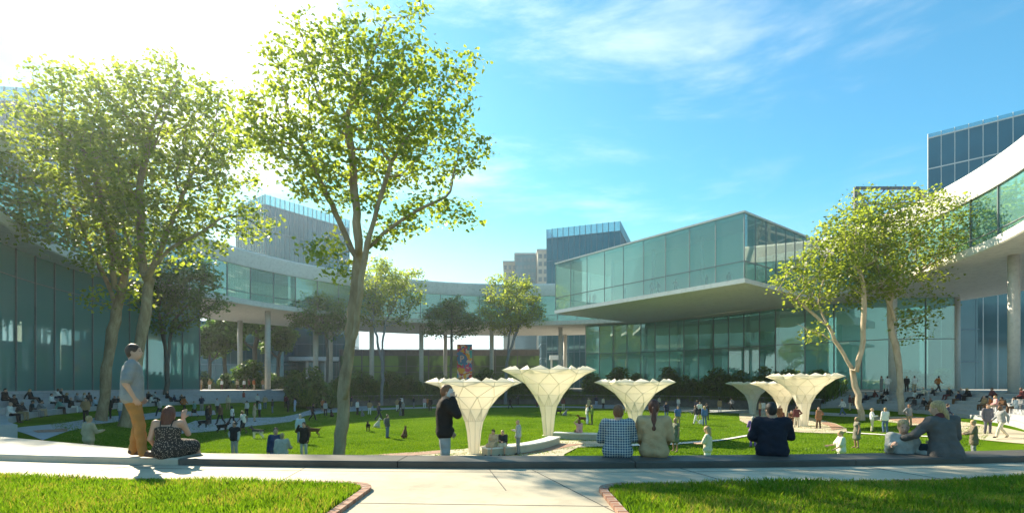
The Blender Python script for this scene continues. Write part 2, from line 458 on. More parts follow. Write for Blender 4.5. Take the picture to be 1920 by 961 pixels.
# planter walls along the far side with earth behind
pw = root('planter_wall', polar(41, 80)+(LAWN,), 'dark low planter wall along the far edge of the lawn', 'wall')
M['planter'] = mat_noise('planter_stone', (.10,.10,.095), (.17,.165,.15), 1.5, .8)
M['earth'] = mat_noise('earth', (.03,.022,.015), (.06,.045,.03), 4, .95)
MB().sector([(39.6, LAWN-.3), (39.6, -.55), (40.0, -.55), (40.0, LAWN-.3)], 12.8, 147, 110).build('wall_band', M['planter'], pw)
MB().sector([(39.55, -.546), (39.55, -.44), (40.06, -.44), (40.06, -.546)], 12.8, 147, 110).build('coping', M['step'], pw)
MB().sector([(40.0, -.9), (40.0, -.6), (43.1, .2), (43.1, -.9)], 12.8, 147, 110).build('earth_bed', M['earth'], pw)
MB().sector([(43.1, LAWN), (43.1, PLAZA+.05), (43.4, PLAZA+.05), (43.4, LAWN)], 12.8, 147, 110).build('kerb', M['step'], pw)

# ------------------------------------------------------------------ ring building
M['soffit'] = concrete('white_soffit', (.80,.77,.70), rough=.8, var=.05)
M['fascia'] = concrete('white_fascia', (.78,.77,.74), rough=.5, var=.05)
M['alu'] = mat_noise('grey_mullion', (.16,.19,.20), (.2,.23,.24), 2, .4, .5, .05)
M['alu_pale'] = mat_noise('pale_mullion', (.5,.52,.5), (.6,.6,.58), 2, .4, .5, .05)
M['column'] = concrete('column_concrete', (.66,.64,.6), rough=.6, var=.06)
nt = NT('frosted_wall'); p = nt.n('ShaderNodeBsdfPrincipled'); p.inputs['Roughness'].default_value = .7; tl = nt.n('ShaderNodeBsdfTranslucent'); mx = nt.n('ShaderNodeMixShader'); mx.inputs[0].default_value = .6
cw = ramp(nt, noise(nt, coords(nt), .12, 3), [(.3, (.62,.80,.75)), (.7, (.84,.90,.84))]); nt.l(cw, p.inputs['Base Color']); nt.l(cw, tl.inputs[0]); nt.l(p.outputs[0], mx.inputs[1]); nt.l(tl.outputs[0], mx.inputs[2]); nt.l(mx.outputs[0], nt.out.inputs[0]); M['int_wall'] = nt.m
M['int_floor'] = mat_noise('interior_floor', (.35,.42,.38), (.45,.5,.44), .5, .5, .4, 0)
M['glass'] = glass_mat('teal_glass', (.66,.93,.87), .15, .012, .7, (.9,1,.94), .02)
M['glass_dark'] = glass_mat('dark_teal_glass', (.58,.90,.86), .18, .02, .8, (.8,.98,.95), .03, .42, (.42,.86,.86))
M['glass_clear'] = glass_mat('pale_glass', (.82,.95,.92), .07, .01, .55, (1,1,.97), .0, .20, (.66,.86,.86))
T0, T1 = -52, 232
ZS, ZF, ZG, ZR = 12.75, 13.55, 18.6, 20.9
ring = root('ring_building', (CX, CY, 0), 'white ring-shaped building raised on columns, with one continuous glazed storey', 'building')
MB().sector([(42, ZS), (41.9, ZS+.1), (41.9, ZF), (43.2, ZF), (62, ZF-.002), (62, ZS)], T0, T1, 190).build('floor_slab', M['soffit'], ring)
MB().sector([(43.2, ZG+.35), (42.85, ZR-.25), (42.95, ZR), (44.5, ZR), (62.5, ZR-.3), (62.5, ZG), (43.3, ZG)], T0, T1, 190).build('roof', M['fascia'], ring)
MB().sector([(52, ZF+.01), (52, ZG-.01), (52.2, ZG-.01), (52.2, ZF+.01)], T0, T1, 120).build('inner_wall', M['int_wall'], ring)
RG = 43.5
def bay_mesh(r, z0, z1, da, mat, name='glass_panel', t=.03):
    return MB().sector([(r, z0), (r, z1), (r+t, z1), (r+t, z0)], .0+da*.012, da*.988, 3, c=(0, 0)).mesh(name, mat)
def post_mesh(r, z0, z1, mat, w=.09, d=.18, name='mullion'):
    return MB().box(r-d*.55, r+d*.45, -w/2, w/2, z0, z1).mesh(name, mat)
gp = bay_mesh(RG, ZF+.02, ZG-.02, 5, M['glass']); gm = post_mesh(RG, ZF+.01, ZG-.01, M['alu'])
def spin(name, me, parent, th):
    o = bpy.data.objects.new(name, me); COL.objects.link(o); o.parent = parent; o.rotation_euler = (0, 0, R_(th)); return o
t = T0+1
while t < T1-5:
    spin('glass_panel', gp, ring, t); spin('mullion', gm, ring, t); t += 5
MB().sector([(RG-.06, ZF+1.25), (RG-.06, ZF+1.33), (RG+.06, ZF+1.33), (RG+.06, ZF+1.25)], T0, T1, 150).build('handrail', M['alu'], ring)
# lower left glass hall under the ring
hallL = root('glass_hall', (CX, CY, 0), 'tall dark teal glass hall under the ring building behind the left seating', 'building')
RLg = 44.3; DA = 3.4
MB().sector([(RLg-.12, PLAZA), (RLg-.12, PLAZA+.22), (RLg+.3, PLAZA+.22), (RLg+.3, PLAZA)], 163.8, 232, 60).build('plinth', M['step'], hallL)
gpl = bay_mesh(RLg, PLAZA+.23, ZS-.03, DA, M['glass_dark']); gml = post_mesh(RLg, PLAZA+.23, ZS-.02, M['alu'], .1, .22)
t = 163.8
for i in range(20):
    spin('glass_panel', gpl, hallL, t); spin('mullion', gml, hallL, t); t += DA
MB().sector([(RLg-.07, 10.3), (RLg-.07, 10.38), (RLg+.06, 10.38), (RLg+.06, 10.3)], 163.8, 231, 80).build('transom', M['alu'], hallL)
MB().sector([(54, PLAZA), (54, ZS-.03), (54.3, ZS-.03), (54.3, PLAZA)], 164, 232, 50).build('inner_wall', M['int_wall'], hallL)
MB().sector([(45.5, 6.2), (45.5, 6.6), (54, 6.6), (54, 6.2)], 164.5, 232, 50).build('gallery_floor', M['soffit'], hallL)
eb = [polar(RLg, 163.8), polar(54, 163.8)]
em = MB(); em.beam((*eb[0], (PLAZA+ZS)/2), (*eb[1], (PLAZA+ZS)/2), .04, ZS-PLAZA-.1); em.build('end_glass', M['glass_dark'], hallL)
for t in (168, 176, 184, 192, 200, 208):
    c = polar(49, t); MB().cyl(c, .35, PLAZA, 6.19, 14).build('column', M['column'], hallL, True)
    b = polar(51.5, t+3); MB().box(b[0]-1.5, b[0]+1.5, b[1]-.6, b[1]+.6, PLAZA, PLAZA+1.1).build('counter', M['soffit'], hallL)
# lower right glass hall: arc then straight walls
hallR = root('glass_hall', (CX, CY, 0), 'two-storey teal glass hall below the cantilevered box behind the canopies', 'building')
arcR = [polar(RLg, t) for t in np.arange(72, 27, -DA)]
line = arcR + [(42.9, 75.0), (45.4, 72.2), (50.0, 67.6), (54.2, 67.1), (58.4, 66.8)]
mid = 7.35
wl = line
for i, (a, b) in enumerate(zip(wl[:-1], wl[1:])):
    d = Vector((b[0]-a[0], b[1]-a[1])); L = d.length
    bays = 1 if i < len(arcR) else max(1, round(L/3.2))
    for k in range(bays):
        p = (a[0]+d.x*k/bays, a[1]+d.y*k/bays); q = (a[0]+d.x*(k+1)/bays, a[1]+d.y*(k+1)/bays)
        for z0, z1 in ((PLAZA+.2, mid-.05), (mid+.05, ZS-.03)):
            MB().beam((*p, (z0+z1)/2), (*q, (z0+z1)/2), .03, z1-z0).build('glass_panel', M['glass'], hallR)
        MB().box(p[0]-.05, p[0]+.05, p[1]-.1, p[1]+.08, PLAZA+.2, ZS-.02).build('mullion', M['alu'], hallR)
tm = MB()
for a, b in zip(wl[:-1], wl[1:]): tm.beam((*a, mid), (*b, mid), .13, .1)
tm.build('transom', M['alu'], hallR)
pl = MB()
for a, b in zip(wl[:-1], wl[1:]): pl.beam((*a, PLAZA+.1), (*b, PLAZA+.1), .3, .2)
pl.build('plinth', M['step'], hallR)
MB().sector([(45.6, mid-.55), (45.6, mid+.1), (55, mid+.1), (55, mid-.55)], 27, 71.5, 40).build('gallery_floor', M['soffit'], hallR)
MB().sector([(54.6, PLAZA), (54.6, ZS-.03), (54.9, ZS-.03), (54.9, PLAZA)], 26, 72, 40).build('inner_wall', M['int_wall'], hallR)
MB().beam((51.5, 81.2, 6.6), (62, 78, 6.6), .3, 12.1).build('inner_wall', M['int_wall'], hallR)
e0, e1 = polar(RLg, 72), polar(54.6, 72)
MB().beam((*e0, 6.6), (*e1, 6.6), .03, 12.1).build('end_glass', M['glass'], hallR)
for t in (66, 58.5, 51, 43.5, 36, 30):
    c = polar(47.5, t); MB().cyl(c, .35, PLAZA, mid-.56, 14).cyl(c, .35, mid+.1, ZS-.03, 14).build('column', M['column'], hallR, True)
# white wall screens inside the hall
for z0, z1 in ((8.5, 10.3), (4.9, 6.2)):
    c = polar(46.2, 34.5); c2 = polar(46.2, 31.6)
    MB().beam((*c, (z0+z1)/2), (*c2, (z0+z1)/2), .12, z1-z0).build('screen', M['white_line'], hallR)
# columns of the ring
cols = []
for px, r in ((502, 44.9), (592, 46.0), (697, 46.0), (790, 46.4), (922, 46.4), (1051, 46.4), (1901, 45.3), (1674, 43.9), (450, 60.0), (620, 60.5), (835, 60.5), (1060, 60.5), (1793, 58.6)):
    k = (px-960)/F_
    # farther crossing of the pixel ray with radius r
    A = k*k+1; B = -2*(k*CX+CY); C2 = CX*CX+CY*CY-r*r
    D = (-B+math.sqrt(B*B-4*A*C2))/(2*A); cols.append((k*D, D, r))
for n, (x, y, r) in enumerate(cols):
    mb = MB().cyl((0, 0), .42 if r < 50 else .38, 0, ZS-PLAZA-.002, 24)
    if n == 0:
        cm = mb.mesh('column', M['column'], True); cm2 = MB().cyl((0,0), .6, .002, .06, 24).mesh('collar', M['alu'], True)
        cm.polygons[-1].use_smooth = cm.polygons[-2].use_smooth = False
    o = bpy.data.objects.new('column', cm); COL.objects.link(o); o.location = (x-CX, y-CY, PLAZA); o.parent = ring; co_ = o
    o = bpy.data.objects.new('column_collar', cm2); COL.objects.link(o); o.parent = co_

# ------------------------------------------------------------------ cantilevered glass box
A_, B_ = Vector((6.8, 80.0)), Vector((25.4, 56.0))
dn = (B_-A_).normalized(); dp = Vector((-dn.y, dn.x))
C_ = B_+dp*19.6; D_ = A_+dp*19.6
BB, BT = 12.45, 20.35
boxr = root('cantilevered_box', (B_.x, B_.y, 0), 'large glass box cantilevered from the ring building over the lawn', 'building')
def ply(*p): return [(q.x, q.y) for q in p]
def off(k, e): # footprint grown by e
    return ply(A_-dn*e-dp*e, B_+dn*e-dp*e, C_+dn*e+dp*e, D_-dn*e+dp*e)
MB().prism(off(0, .12), BB, BB+.5).build('floor_slab', M['fascia'], boxr)
MB().prism(off(0, .10), BT-.22, BT).build('roof', M['alu_pale'], boxr)
wt = MB(); GLB, GLT = BB+.52, BT-.23
def wall_bays(a, b, n, nm='glass_panel'):
    for k in range(n):
        p = a+(b-a)*k/n; q = a+(b-a)*(k+1)/n
        MB().beam((p.x, p.y, (GLB+GLT)/2), (q.x, q.y, (GLB+GLT)/2), .03, GLT-GLB).build('glass_panel', M['glass_clear'], boxr)
        MB().beam((p.x, p.y, GLB), (p.x, p.y, GLT), .09, .09).build('mullion', M['alu'], boxr)
    MB().beam((a.x, a.y, GLB+1.9), (b.x, b.y, GLB+1.9), .11, .09).build('transom', M['alu'], boxr)
wall_bays(A_, B_, 9); wall_bays(B_, C_, 8); wall_bays(C_, D_, 5); wall_bays(D_, A_, 5)
# inner core, ceiling and a slanting partition inside the box
M['box_ceiling'] = mat_noise('box_ceiling', (.62,.6,.55), (.7,.68,.62), .5, .8, .3, 0)
c1 = A_+dn*7.5+dp*4.5; c2 = A_+dn*29.5+dp*4.5
MB().beam((c1.x, c1.y, 16.2), (c2.x, c2.y, 16.2), .3, 6.4).build('inner_wall', M['int_wall'], boxr)
MB().prism(off(0, -.3), BT-.62, BT-.24).build('ceiling', M['box_ceiling'], boxr)
p0 = A_+dn*4+dp*1.5
for k in (.28, .52, .76):
    c = A_+(B_-A_)*k+dp*3.5; MB().cyl((c.x, c.y), .22, BB+.5, BT-.63, 12).build('column', M['column'], boxr, True)

# plant room frame on the roof at the right
tr = root('roof_truss', (38.5, 58, ZR), 'dark steel truss frame on the ring roof above the right trees', 'steel frame')
M['steel'] = mat_noise('dark_steel', (.08,.09,.1), (.12,.13,.14), 3, .5, .5, .05)
tz0, tz1 = ZR-.2, ZR+4.2
q = [(41.5, 60.5), (47.5, 57.5), (58, 69), (50, 74)]
q = [(XD(1603, 62), 62), (XD(1720, 62), 62), (XD(1770, 74), 74), (XD(1640, 74), 74)]
for i in range(4):
    a, b = q[i], q[(i+1) % 4]
    MB().beam((*a, tz0), (*a, tz1), .28, .28).build('post', M['steel'], tr)
    MB().beam((*a, tz1), (*b, tz1), .25, .35).build('top_rail', M['steel'], tr)
    MB().beam((*a, tz1-1.9), (*b, tz1-1.9), .18, .2).build('rail', M['steel'], tr)
    for k in range(4):
        u0, u1 = k/4, (k+1)/4
        p = [(a[0]+(b[0]-a[0])*u, a[1]+(b[1]-a[1])*u) for u in (u0, u1)]
        s_ = (tz1-1.9, tz1) if k % 2 else (tz1, tz1-1.9)
        MB().beam((*p[0], s_[0]), (*p[1], s_[1]), .14, .14).build('brace', M['steel'], tr)

# ------------------------------------------------------------------ city buildings
M['tower_glass'] = None
def tower_glass(name, c, rough=.08):
    nt = NT(name); p = principled(nt, rough, .9, .35); v = coords(nt)
    nt.l(ramp(nt, noise(nt, v, .15, 3), [(.3, [x*.8 for x in c]), (.7, [x*1.2 for x in c])]), p.inputs['Base Color']); return nt.m
M['tg1'] = tower_glass('blue_tower_glass', (.012,.12,.15))
M['tg2'] = tower_glass('teal_tower_glass', (.06,.15,.18))
M['fin'] = mat_noise('tower_fin', (.05,.12,.16), (.08,.16,.21), 1, .4, .6, 0)
M['parapet_glass'] = glass_mat('parapet_glass', (.5,.72,.78), .25, .05, .8, (.8,.95,1))
M['beige'] = mat_noise('beige_render', (.42,.38,.30), (.5,.46,.38), .2, .8, .3, 0)
M['window'] = mat_noise('window_glass', (.06,.09,.11), (.12,.16,.18), .5, .15, .8, 0)
def tower(pts, z1, fins, rows, label, glass, par=3.0, z0=PLAZA-.1, fin_w=.16, finm=None, cat='tower', name='glass_tower', faces=(0, 1, 2, 3)):
    """closed footprint, vertical fins, floor bands, see-through parapet on top"""
    cx_ = sum(p[0] for p in pts)/len(pts); cy_ = sum(p[1] for p in pts)/len(pts)
    rt = root(name, (cx_, cy_, 0), label, cat, 'city buildings beyond the ring')
    MB().prism(pts, z0, z1-par).build('facade', glass, rt)
    finm = finm or M['fin']
    n = len(pts); cnt = 0
    for i in faces:
        a, b = pts[i], pts[(i+1) % n]; L = math.hypot(b[0]-a[0], b[1]-a[1])
        m = max(2, round(L/fins))
        for k in range(m+1):
            if k == m and ((i+1) % n) in faces: continue
            p = (a[0]+(b[0]-a[0])*k/m, a[1]+(b[1]-a[1])*k/m)
            if cnt < 95: MB().beam((*p, z0), (*p, z1), fin_w, fin_w).build('fin', finm, rt)
            cnt += 1
        if par > .5: MB().beam((*a, z1-par/2), (*b, z1-par/2), .06, par-.1).build('parapet', M['parapet_glass'], rt)
        z = z1-par; 
        while z > z0+rows*.5:
            MB().beam((*a, z), (*b, z), .2, .22).build('floor_band', finm, rt); z -= rows
            if z < z1-6*rows: break
    return rt
def corner_tower(K, pR, pL, h_y, hR_y, hL_y, z, **kw):
    """corner K (px) at depth from the roof height; right and left ends from their roof rows"""
    zz = z-EYE
    P = []
    for px, py in ((pL, hL_y), (K, h_y), (pR, hR_y)):
        D = zz*F_/(HOR-py); P.append(Vector((XD(px, D), D)))
    l, k, r = P; v = r-k; v2 = l-k
    # square the corner, keep K and the right-hand wall
    nrm = Vector((-v.y, v.x)).normalized()
    if nrm.dot(v2) < 0: nrm = -nrm
    l2 = k+nrm*max(12, v2.length)
    return [tuple(l2), tuple(k), tuple(r), tuple(r+(l2-k))]
tower(corner_tower(497, 655, 466, 364, 412, 393, 49.5), 49.5, 1.35, 6.5, 'dark blue glass tower with fine fins behind the two left trees', M['tg1'], 2.6)
K = corner_tower(1163, 1176, 1025, 415, 455, 430, 44)
a = Vector((XD(1025, 140), 140)); b = Vector((XD(1163, 133), 133)); nr = Vector((-(b-a).y, (b-a).x)).normalized()
tower([tuple(a), tuple(b), tuple(b+nr*26), tuple(a+nr*26)], 43.9, 1.5, 6.2, 'dark blue glass tower rising behind the cantilevered box', M['tg1'], 2.6)
a = Vector((XD(1740, 100), 100)); b = Vector((112, 72)); nr = Vector((-(b-a).y, (b-a).x)).normalized()
tower([tuple(a), tuple(b), tuple(b+nr*30), tuple(a+nr*30)], 50.3, 1.95, 6.0, 'teal glass tower rising above the roof at the right edge', M['tg2'], .9, fin_w=.1, finm=M['alu_pale'])
a = Vector((-165, 96)); b = Vector((XD(76, 105), 105)); nr = Vector((-(b-a).y, (b-a).x)).normalized()
tower([tuple(a), tuple(b), tuple(b+nr*30), tuple(a+nr*30)], 62, 2.2, 6.5, 'tall dark glass tower at the far left edge', M['tg1'], 3)
def slab_block(px0, px1, D, ytop, dep, label, wall, cols_, rows_, z0=PLAZA-.1):
    x0, x1 = XD(px0, D), XD(px1, D); z1 = ZD(ytop, D)
    rt = root('apartment_block', ((x0+x1)/2, D, 0), label, 'building', 'city buildings beyond the ring')
    MB().box(x0, x1, D, D+dep, z0, z1).build('wall', wall, rt)
    MB().box(x0-.4, x1+.4, D-.4, D+dep+.4, z1, z1+.8).build('roof', M['step'], rt)
    w = (x1-x0)/cols_; hgt = 3.6
    for r in range(rows_):
        z = z1-1.6-r*hgt-1.9
        for c in range(cols_):
            MB().box(x0+w*(c+.18), x0+w*(c+.82), D-.12, D+.2, z, z+2.0).build('window', M['window'], rt)
slab_block(944, 968, 262, 492, 25, 'pale beige apartment block partly behind the far round tree', M['beige'], 3, 9)
slab_block(966, 1010, 250, 477, 25, 'grey glazed apartment block left of the dark blue tower', M['tg2'], 6, 10)
slab_block(1008, 1028, 240, 470, 22, 'narrow beige stair tower beside the dark blue tower', M['beige'], 2, 10)

# buildings seen under the ring
def wall_px(px0, D0, px1, D1, z1, dep, fins, rows, label, glass, finm=None, z0=PLAZA-.1):
    a = Vector((XD(px0, D0), D0)); b = Vector((XD(px1, D1), D1)); nr = Vector((-(b-a).y, (b-a).x)).normalized()*dep
    return tower([tuple(a), tuple(b), tuple(b+nr), tuple(a+nr)], z1, fins, rows, label, glass, .3, z0, .08, finm, 'building', 'glass_building', (0, 1, 3))
wall_px(300, 118, 532, 122, 16.5, 14, 1.7, 5.0, 'dark reflective glass building seen through the left passage', M['tg1'])
wall_px(532, 132, 655, 134, 16.5, 14, 3.0, 4.2, 'blue glass office building seen under the ring left of the middle', M['tg1'])
wall_px(1015, 150, 1110, 150, 18, 14, 3.4, 4.2, 'blue office building seen under the ring behind the middle canopy', M['tg2'])
wall_px(1800, 96, 2050, 90, 18, 20, 2.4, 6, 'dark teal glass building under the ring at the right edge', M['tg2'])
cr = root('awning', (XD(1063, 140), 140, 0), 'white flat awning roof in front of the blue office building', 'awning')
MB().box(XD(1030, 140), XD(1112, 140), 138, 144, 8.2, 9.4).build('roof', M['fascia'], cr)
for px in (1034, 1062, 1092): MB().box(XD(px, 139)-.25, XD(px, 139)+.25, 139, 139.5, PLAZA-.1, 8.2).build('post', M['column'], cr)
cr = root('awning', (XD(595, 128), 128, 0), 'white flat awning roof in the left passage beside a dark glass wall', 'awning')
MB().box(XD(535, 128), XD(650, 128), 126, 132, 7.4, 8.3).build('roof', M['fascia'], cr)
for px in (540, 575, 610, 645): MB().box(XD(px, 127)-.25, XD(px, 127)+.25, 127, 127.5, PLAZA-.1, 7.4).build('post', M['column'], cr)

# green screen wall
gs = root('garden_screen', (XD(825, 124), 124, PLAZA), 'long dark framed screen with green leafy panels under the ring', 'screen wall')
nt = NT('green_panel'); p = principled(nt, .5, .4); v = coords(nt)
nn = noise(nt, coords(nt, (1, 1, .55)), .22, 3, .5, .4)
nt.l(ramp(nt, nn, [(.40, (.03,.075,.02)), (.48, (.05,.12,.03)), (.53, (.13,.26,.05)), (.75, (.2,.34,.08))]), p.inputs['Base Color']); M['green_panel'] = nt.m
x0, x1 = XD(637, 124), XD(1012, 124); zt = ZD(654, 124)
k = 9
for i in range(k):
    a = x0+(x1-x0)*i/k; b = x0+(x1-x0)*(i+1)/k
    MB().box(a+.1, b-.1, 124, 124.25, PLAZA-.1, zt-1.6).build('panel', M['green_panel'], gs)
    MB().box(a-.12, a+.12, 123.8, 124.1, PLAZA-.1, zt).build('post', M['steel'], gs)
for z in (zt-.15, zt-1.6, zt-4.2, zt-5.6): MB().box(x0, x1, 123.84, 123.98, z, z+.14).build('rail', M['steel'], gs)
MB().box(x0, x1, 124.3, 124.6, zt-1.6, zt-.15).build('top_panel', M['planter'], gs)
# painted panel with a P in a blue disc
mu = root('painted_panel', (XD(870, 116), 116, PLAZA), 'colourful painted panel with a white P in a blue disc before the screen', 'mural')
nt = NT('mural_paint'); p = principled(nt, .6, .3); v = coords(nt)
vo = nt.n('ShaderNodeTexVoronoi'); vo.inputs['Scale'].default_value = 1.2
ns = nt.n('ShaderNodeTexNoise'); ns.inputs['Scale'].default_value = .5; nt.l(v, ns.inputs['Vector'])
va = nt.n('ShaderNodeVectorMath', operation='MULTIPLY_ADD'); va.inputs[1].default_value = (5, 5, 5); nt.l(ns.outputs['Color'], va.inputs[0]); nt.l(v, va.inputs[2]); nt.l(va.outputs[0], vo.inputs['Vector'])
sp = nt.n('ShaderNodeSeparateColor'); nt.l(vo.outputs['Color'], sp.inputs[0])
nt.l(ramp(nt, sp.outputs[0], [(0, (.5,.06,.05)), (.2, (.75,.45,.03)), (.38, (.75,.7,.6)), (.55, (.03,.25,.6)), (.7, (.05,.5,.55)), (.85, (.6,.08,.25))], 'CONSTANT'), p.inputs['Base Color'])
mx0, mx1 = XD(857, 116), XD(885, 116); mz1 = ZD(645, 116)
MB().box(mx0, mx1, 116, 116.15, 1.5, mz1).build('panel', nt.m, mu)
for px in (mx0, mx1-.12): MB().box(px, px+.12, 116.16, 116.3, PLAZA-.1, mz1).build('post', M['steel'], mu)
blue = mat_noise('sign_blue', (.02,.2,.5), (.03,.24,.56), 1, .5, .3, 0)
dc = MB(); cxp, czp = mx0+1.15, ZD(672, 116)
dc.poly([(cxp+1.15*math.cos(2*PI*i/32), 115.96, czp+1.15*math.sin(2*PI*i/32)) for i in range(32)]); dc.build('disc', blue, mu)
lt = MB(); pw_, ph_ = 1.0, 1.5
lt.box(cxp-.45, cxp-.18, 115.9, 115.94, czp-.75, czp+.75)
V0 = len(lt.v); n_ = 16
for i in range(n_+1):
    a = PI/2-PI*i/n_
    for rr in (.45, .2):
        for yy in (115.9, 115.94): lt.v.append((cxp-.05+rr*math.cos(a)*1.1, yy, czp+.30+rr*math.sin(a)))
for i in range(n_):
    b0 = V0+4*i; b1 = b0+4
    for q0, q1 in ((0, 1), (1, 3), (3, 2), (2, 0)): lt.f.append((b0+q0, b0+q1, b1+q1, b1+q0))
lt.box(cxp-.181, cxp-.05, 115.9, 115.94, czp+.5, czp+.75); lt.box(cxp-.181, cxp-.05, 115.9, 115.94, czp-.15, czp+.10)
lt.build('letter', M['white_line'], mu)
# ------------------------------------------------------------------ canopies
nt = NT('canopy_membrane'); p = nt.n('ShaderNodeBsdfPrincipled'); p.inputs['Base Color'].default_value = (.86,.85,.79,1); p.inputs['Roughness'].default_value = .5
t_ = nt.n('ShaderNodeBsdfTranslucent'); t_.inputs[0].default_value = (.94,.89,.75,1)
mx = nt.n('ShaderNodeMixShader'); mx.inputs[0].default_value = .5; nt.l(p.outputs[0], mx.inputs[1]); nt.l(t_.outputs[0], mx.inputs[2]); nt.l(mx.outputs[0], nt.out.inputs[0])
M['membrane'] = nt.m
M['rib'] = mat_noise('canopy_rib', (.72,.68,.56), (.8,.76,.64), 3, .5, .4, 0)
def canopy_meshes(N=8):
    # (height, radius) rings; every second ring is turned by half a step
    prof = [(0, .10), (.30, .145), (.44, .19), (.60, .30), (.76, .50), (.90, .76)]
    rings = []
    for i, (h, r) in enumerate(prof):
        offs = 0 if i < 3 else (i % 2)*.5
        rings.append([(r*math.cos(2*PI*(k+offs)/N), r*math.sin(2*PI*(k+offs)/N), h) for k in range(N)])
    tips = [(1.0*math.cos(2*PI*k/N), 1.0*math.sin(2*PI*k/N), .955) for k in range(N)]
    vals = [(.80*math.cos(2*PI*(k+.5)/N), .80*math.sin(2*PI*(k+.5)/N), .955) for k in range(N)]
    tri, edges = [], set()
    def E(a, b): edges.add((a, b) if a < b else (b, a))
    lower = MB()
    def T(a, b, c): lower.poly([a, b, c]); E(a, b); E(b, c); E(c, a)
    for i in range(len(rings)-1):
        A, B = rings[i], rings[i+1]
        if i < 2 :
            for k in range(N):
                j = (k+1) % N; lower.poly([A[k], A[j], B[j], B[k]])
        else:
            sh = (1 if ((i+1) % 2) == 0 else 0) if i >= 3 else 0
            for k in range(N):
                j = (k+1) % N
                if i == 2 or (i % 2 == 0):     # A whole step, B half step
                    T(A[k], A[j], B[k]); T(B[k], A[j], B[j])
                else:
                    T(A[k], B[j], A[j]) if False else T(A[k], B[k], B[j]); T(A[k], B[j], A[j])
    L = rings[-1]                                # half-step ring (i=5)
    for k in range(N):
        j = (k+1) % N
        T(L[k], tips[j], vals[k]); T(L[k], vals[k], tips[k]); T(L[k], L[j], tips[j])
    upper = MB()
    peaks = []
    for k in range(N):
        j = (k+1) % N; a0 = 2*PI*k/N
        # three little folds per bay along the rim, rising above it
        for a, b, rr in ((tips[k], vals[k], .78), (vals[k], tips[j], .78)):
            m = [(a[q]+b[q])/2 for q in range(3)]; s_ = rr/math.hypot(m[0], m[1]); pk = (m[0]*s_, m[1]*s_, 1.015); inn = (m[0]*s_*.72, m[1]*s_*.72, .90)
            upper.poly([a, b, pk]); upper.poly([a, pk, inn]); upper.poly([b, inn, pk])
    for k in range(N):
        j = (k+1) % N
        m = lambda a, b: tuple((a[q]+b[q])/2*(.72*.80/math.hypot((a[0]+b[0])/2, (a[1]+b[1])/2) if q < 2 else 1) for q in range(3))
        i0 = m(tips[k], vals[k]); i1 = m(vals[k], tips[j]); i2 = m(tips[j], vals[j])
        i0 = (i0[0], i0[1], .90); i1 = (i1[0], i1[1], .90); i2 = (i2[0], i2[1], .90)
        upper.poly([vals[k], i1, i0]); upper.poly([tips[j], i2, i1])
        upper.poly([i0, i1, (0, 0, .62)]); upper.poly([i1, i2, (0, 0, .62)])
    return lower, upper, edges, rings
low, upp, edg, rgs = canopy_meshes()
def canopy(px, base_py, rim_py, rim_half_px, label, D=None, turn=0.0):
    D = D or D_at(base_py, LAWN); x = XD(px, D); z0 = LAWN+.03
    Ht = ZD(rim_py, D)-z0; Rr = rim_half_px/F_*D*1.02
    rt = root('canopy', (x, D, z0), label, 'canopy', 'white folded canopies on the lawn', turn)
    def sc(mb): 
        m = MB(); m.v = [(v[0]*Rr, v[1]*Rr, v[2]*Ht/.955) for v in mb.v]; m.f = mb.f; return m
    sc(low).build('shell', M['membrane'], rt, inv=False)
    sc(upp).build('folded_top', M['membrane'], rt, inv=False)
    rb = MB()
    for a, b in edg:
        A = Vector((a[0]*Rr, a[1]*Rr, a[2]*Ht/.955)); B = Vector((b[0]*Rr, b[1]*Rr, b[2]*Ht/.955))
        o_ = Vector((A.x+B.x, A.y+B.y, 0)).normalized()*.012
        rb.beam(A+o_, B+o_, .028, .022)
    for k in range(8):
        for i in (0, 1):
            A = Vector(rgs[i][k]); B = Vector(rgs[i+1][k])
            A = Vector((A.x*Rr, A.y*Rr, A.z*Ht/.955)); B = Vector((B.x*Rr, B.y*Rr, B.z*Ht/.955)); rb.beam(A*1.0, B*1.0, .026, .026)
    rb.build('rib', M['rib'], rt, inv=False)
    # pierced sleeve between stem and crown
    sl = MB()
    for i in range(2, 3):
        for k in range(8):
            j = (k+1) % 8
            for u in (.33, .66):
                A = [rgs[i][k][q]*(1-u)+rgs[i][j][q]*u for q in range(3)]; B = [rgs[i+1][k][q] for q in range(3)]
                sl.beam((A[0]*Rr*1.01, A[1]*Rr*1.01, A[2]*Ht/.955), (B[0]*Rr*1.01, B[1]*Rr*1.01, B[2]*Ht/.955), .025, .025)
    sl.build('lattice', M['rib'], rt, inv=False)
    MB().cyl((0, 0), .13*Rr, -.02, .03, 8).build('base_plate', M['rib'], rt, inv=False)
    return rt
canopy(889, 851, 716, 90, 'white folded canopy nearest the camera, behind the man on the phone', turn=.2)
canopy(1028, 817, 694, 90, 'tallest white folded canopy, standing between the two curved benches', turn=.35)
canopy(1191, 818, 716, 76.5, 'white folded canopy behind the ponytail woman and checked shirt man', turn=.1)
canopy(1411, 776, 718, 47, 'smallest white folded canopy, leftmost of the right cluster of three', turn=.3)
canopy(1467, 785, 718, 56, 'white folded canopy in the middle of the right cluster of three', turn=.15)
canopy(1507, 798, 705, 66, 'higher white folded canopy at the right end of the cluster of three', turn=.0)

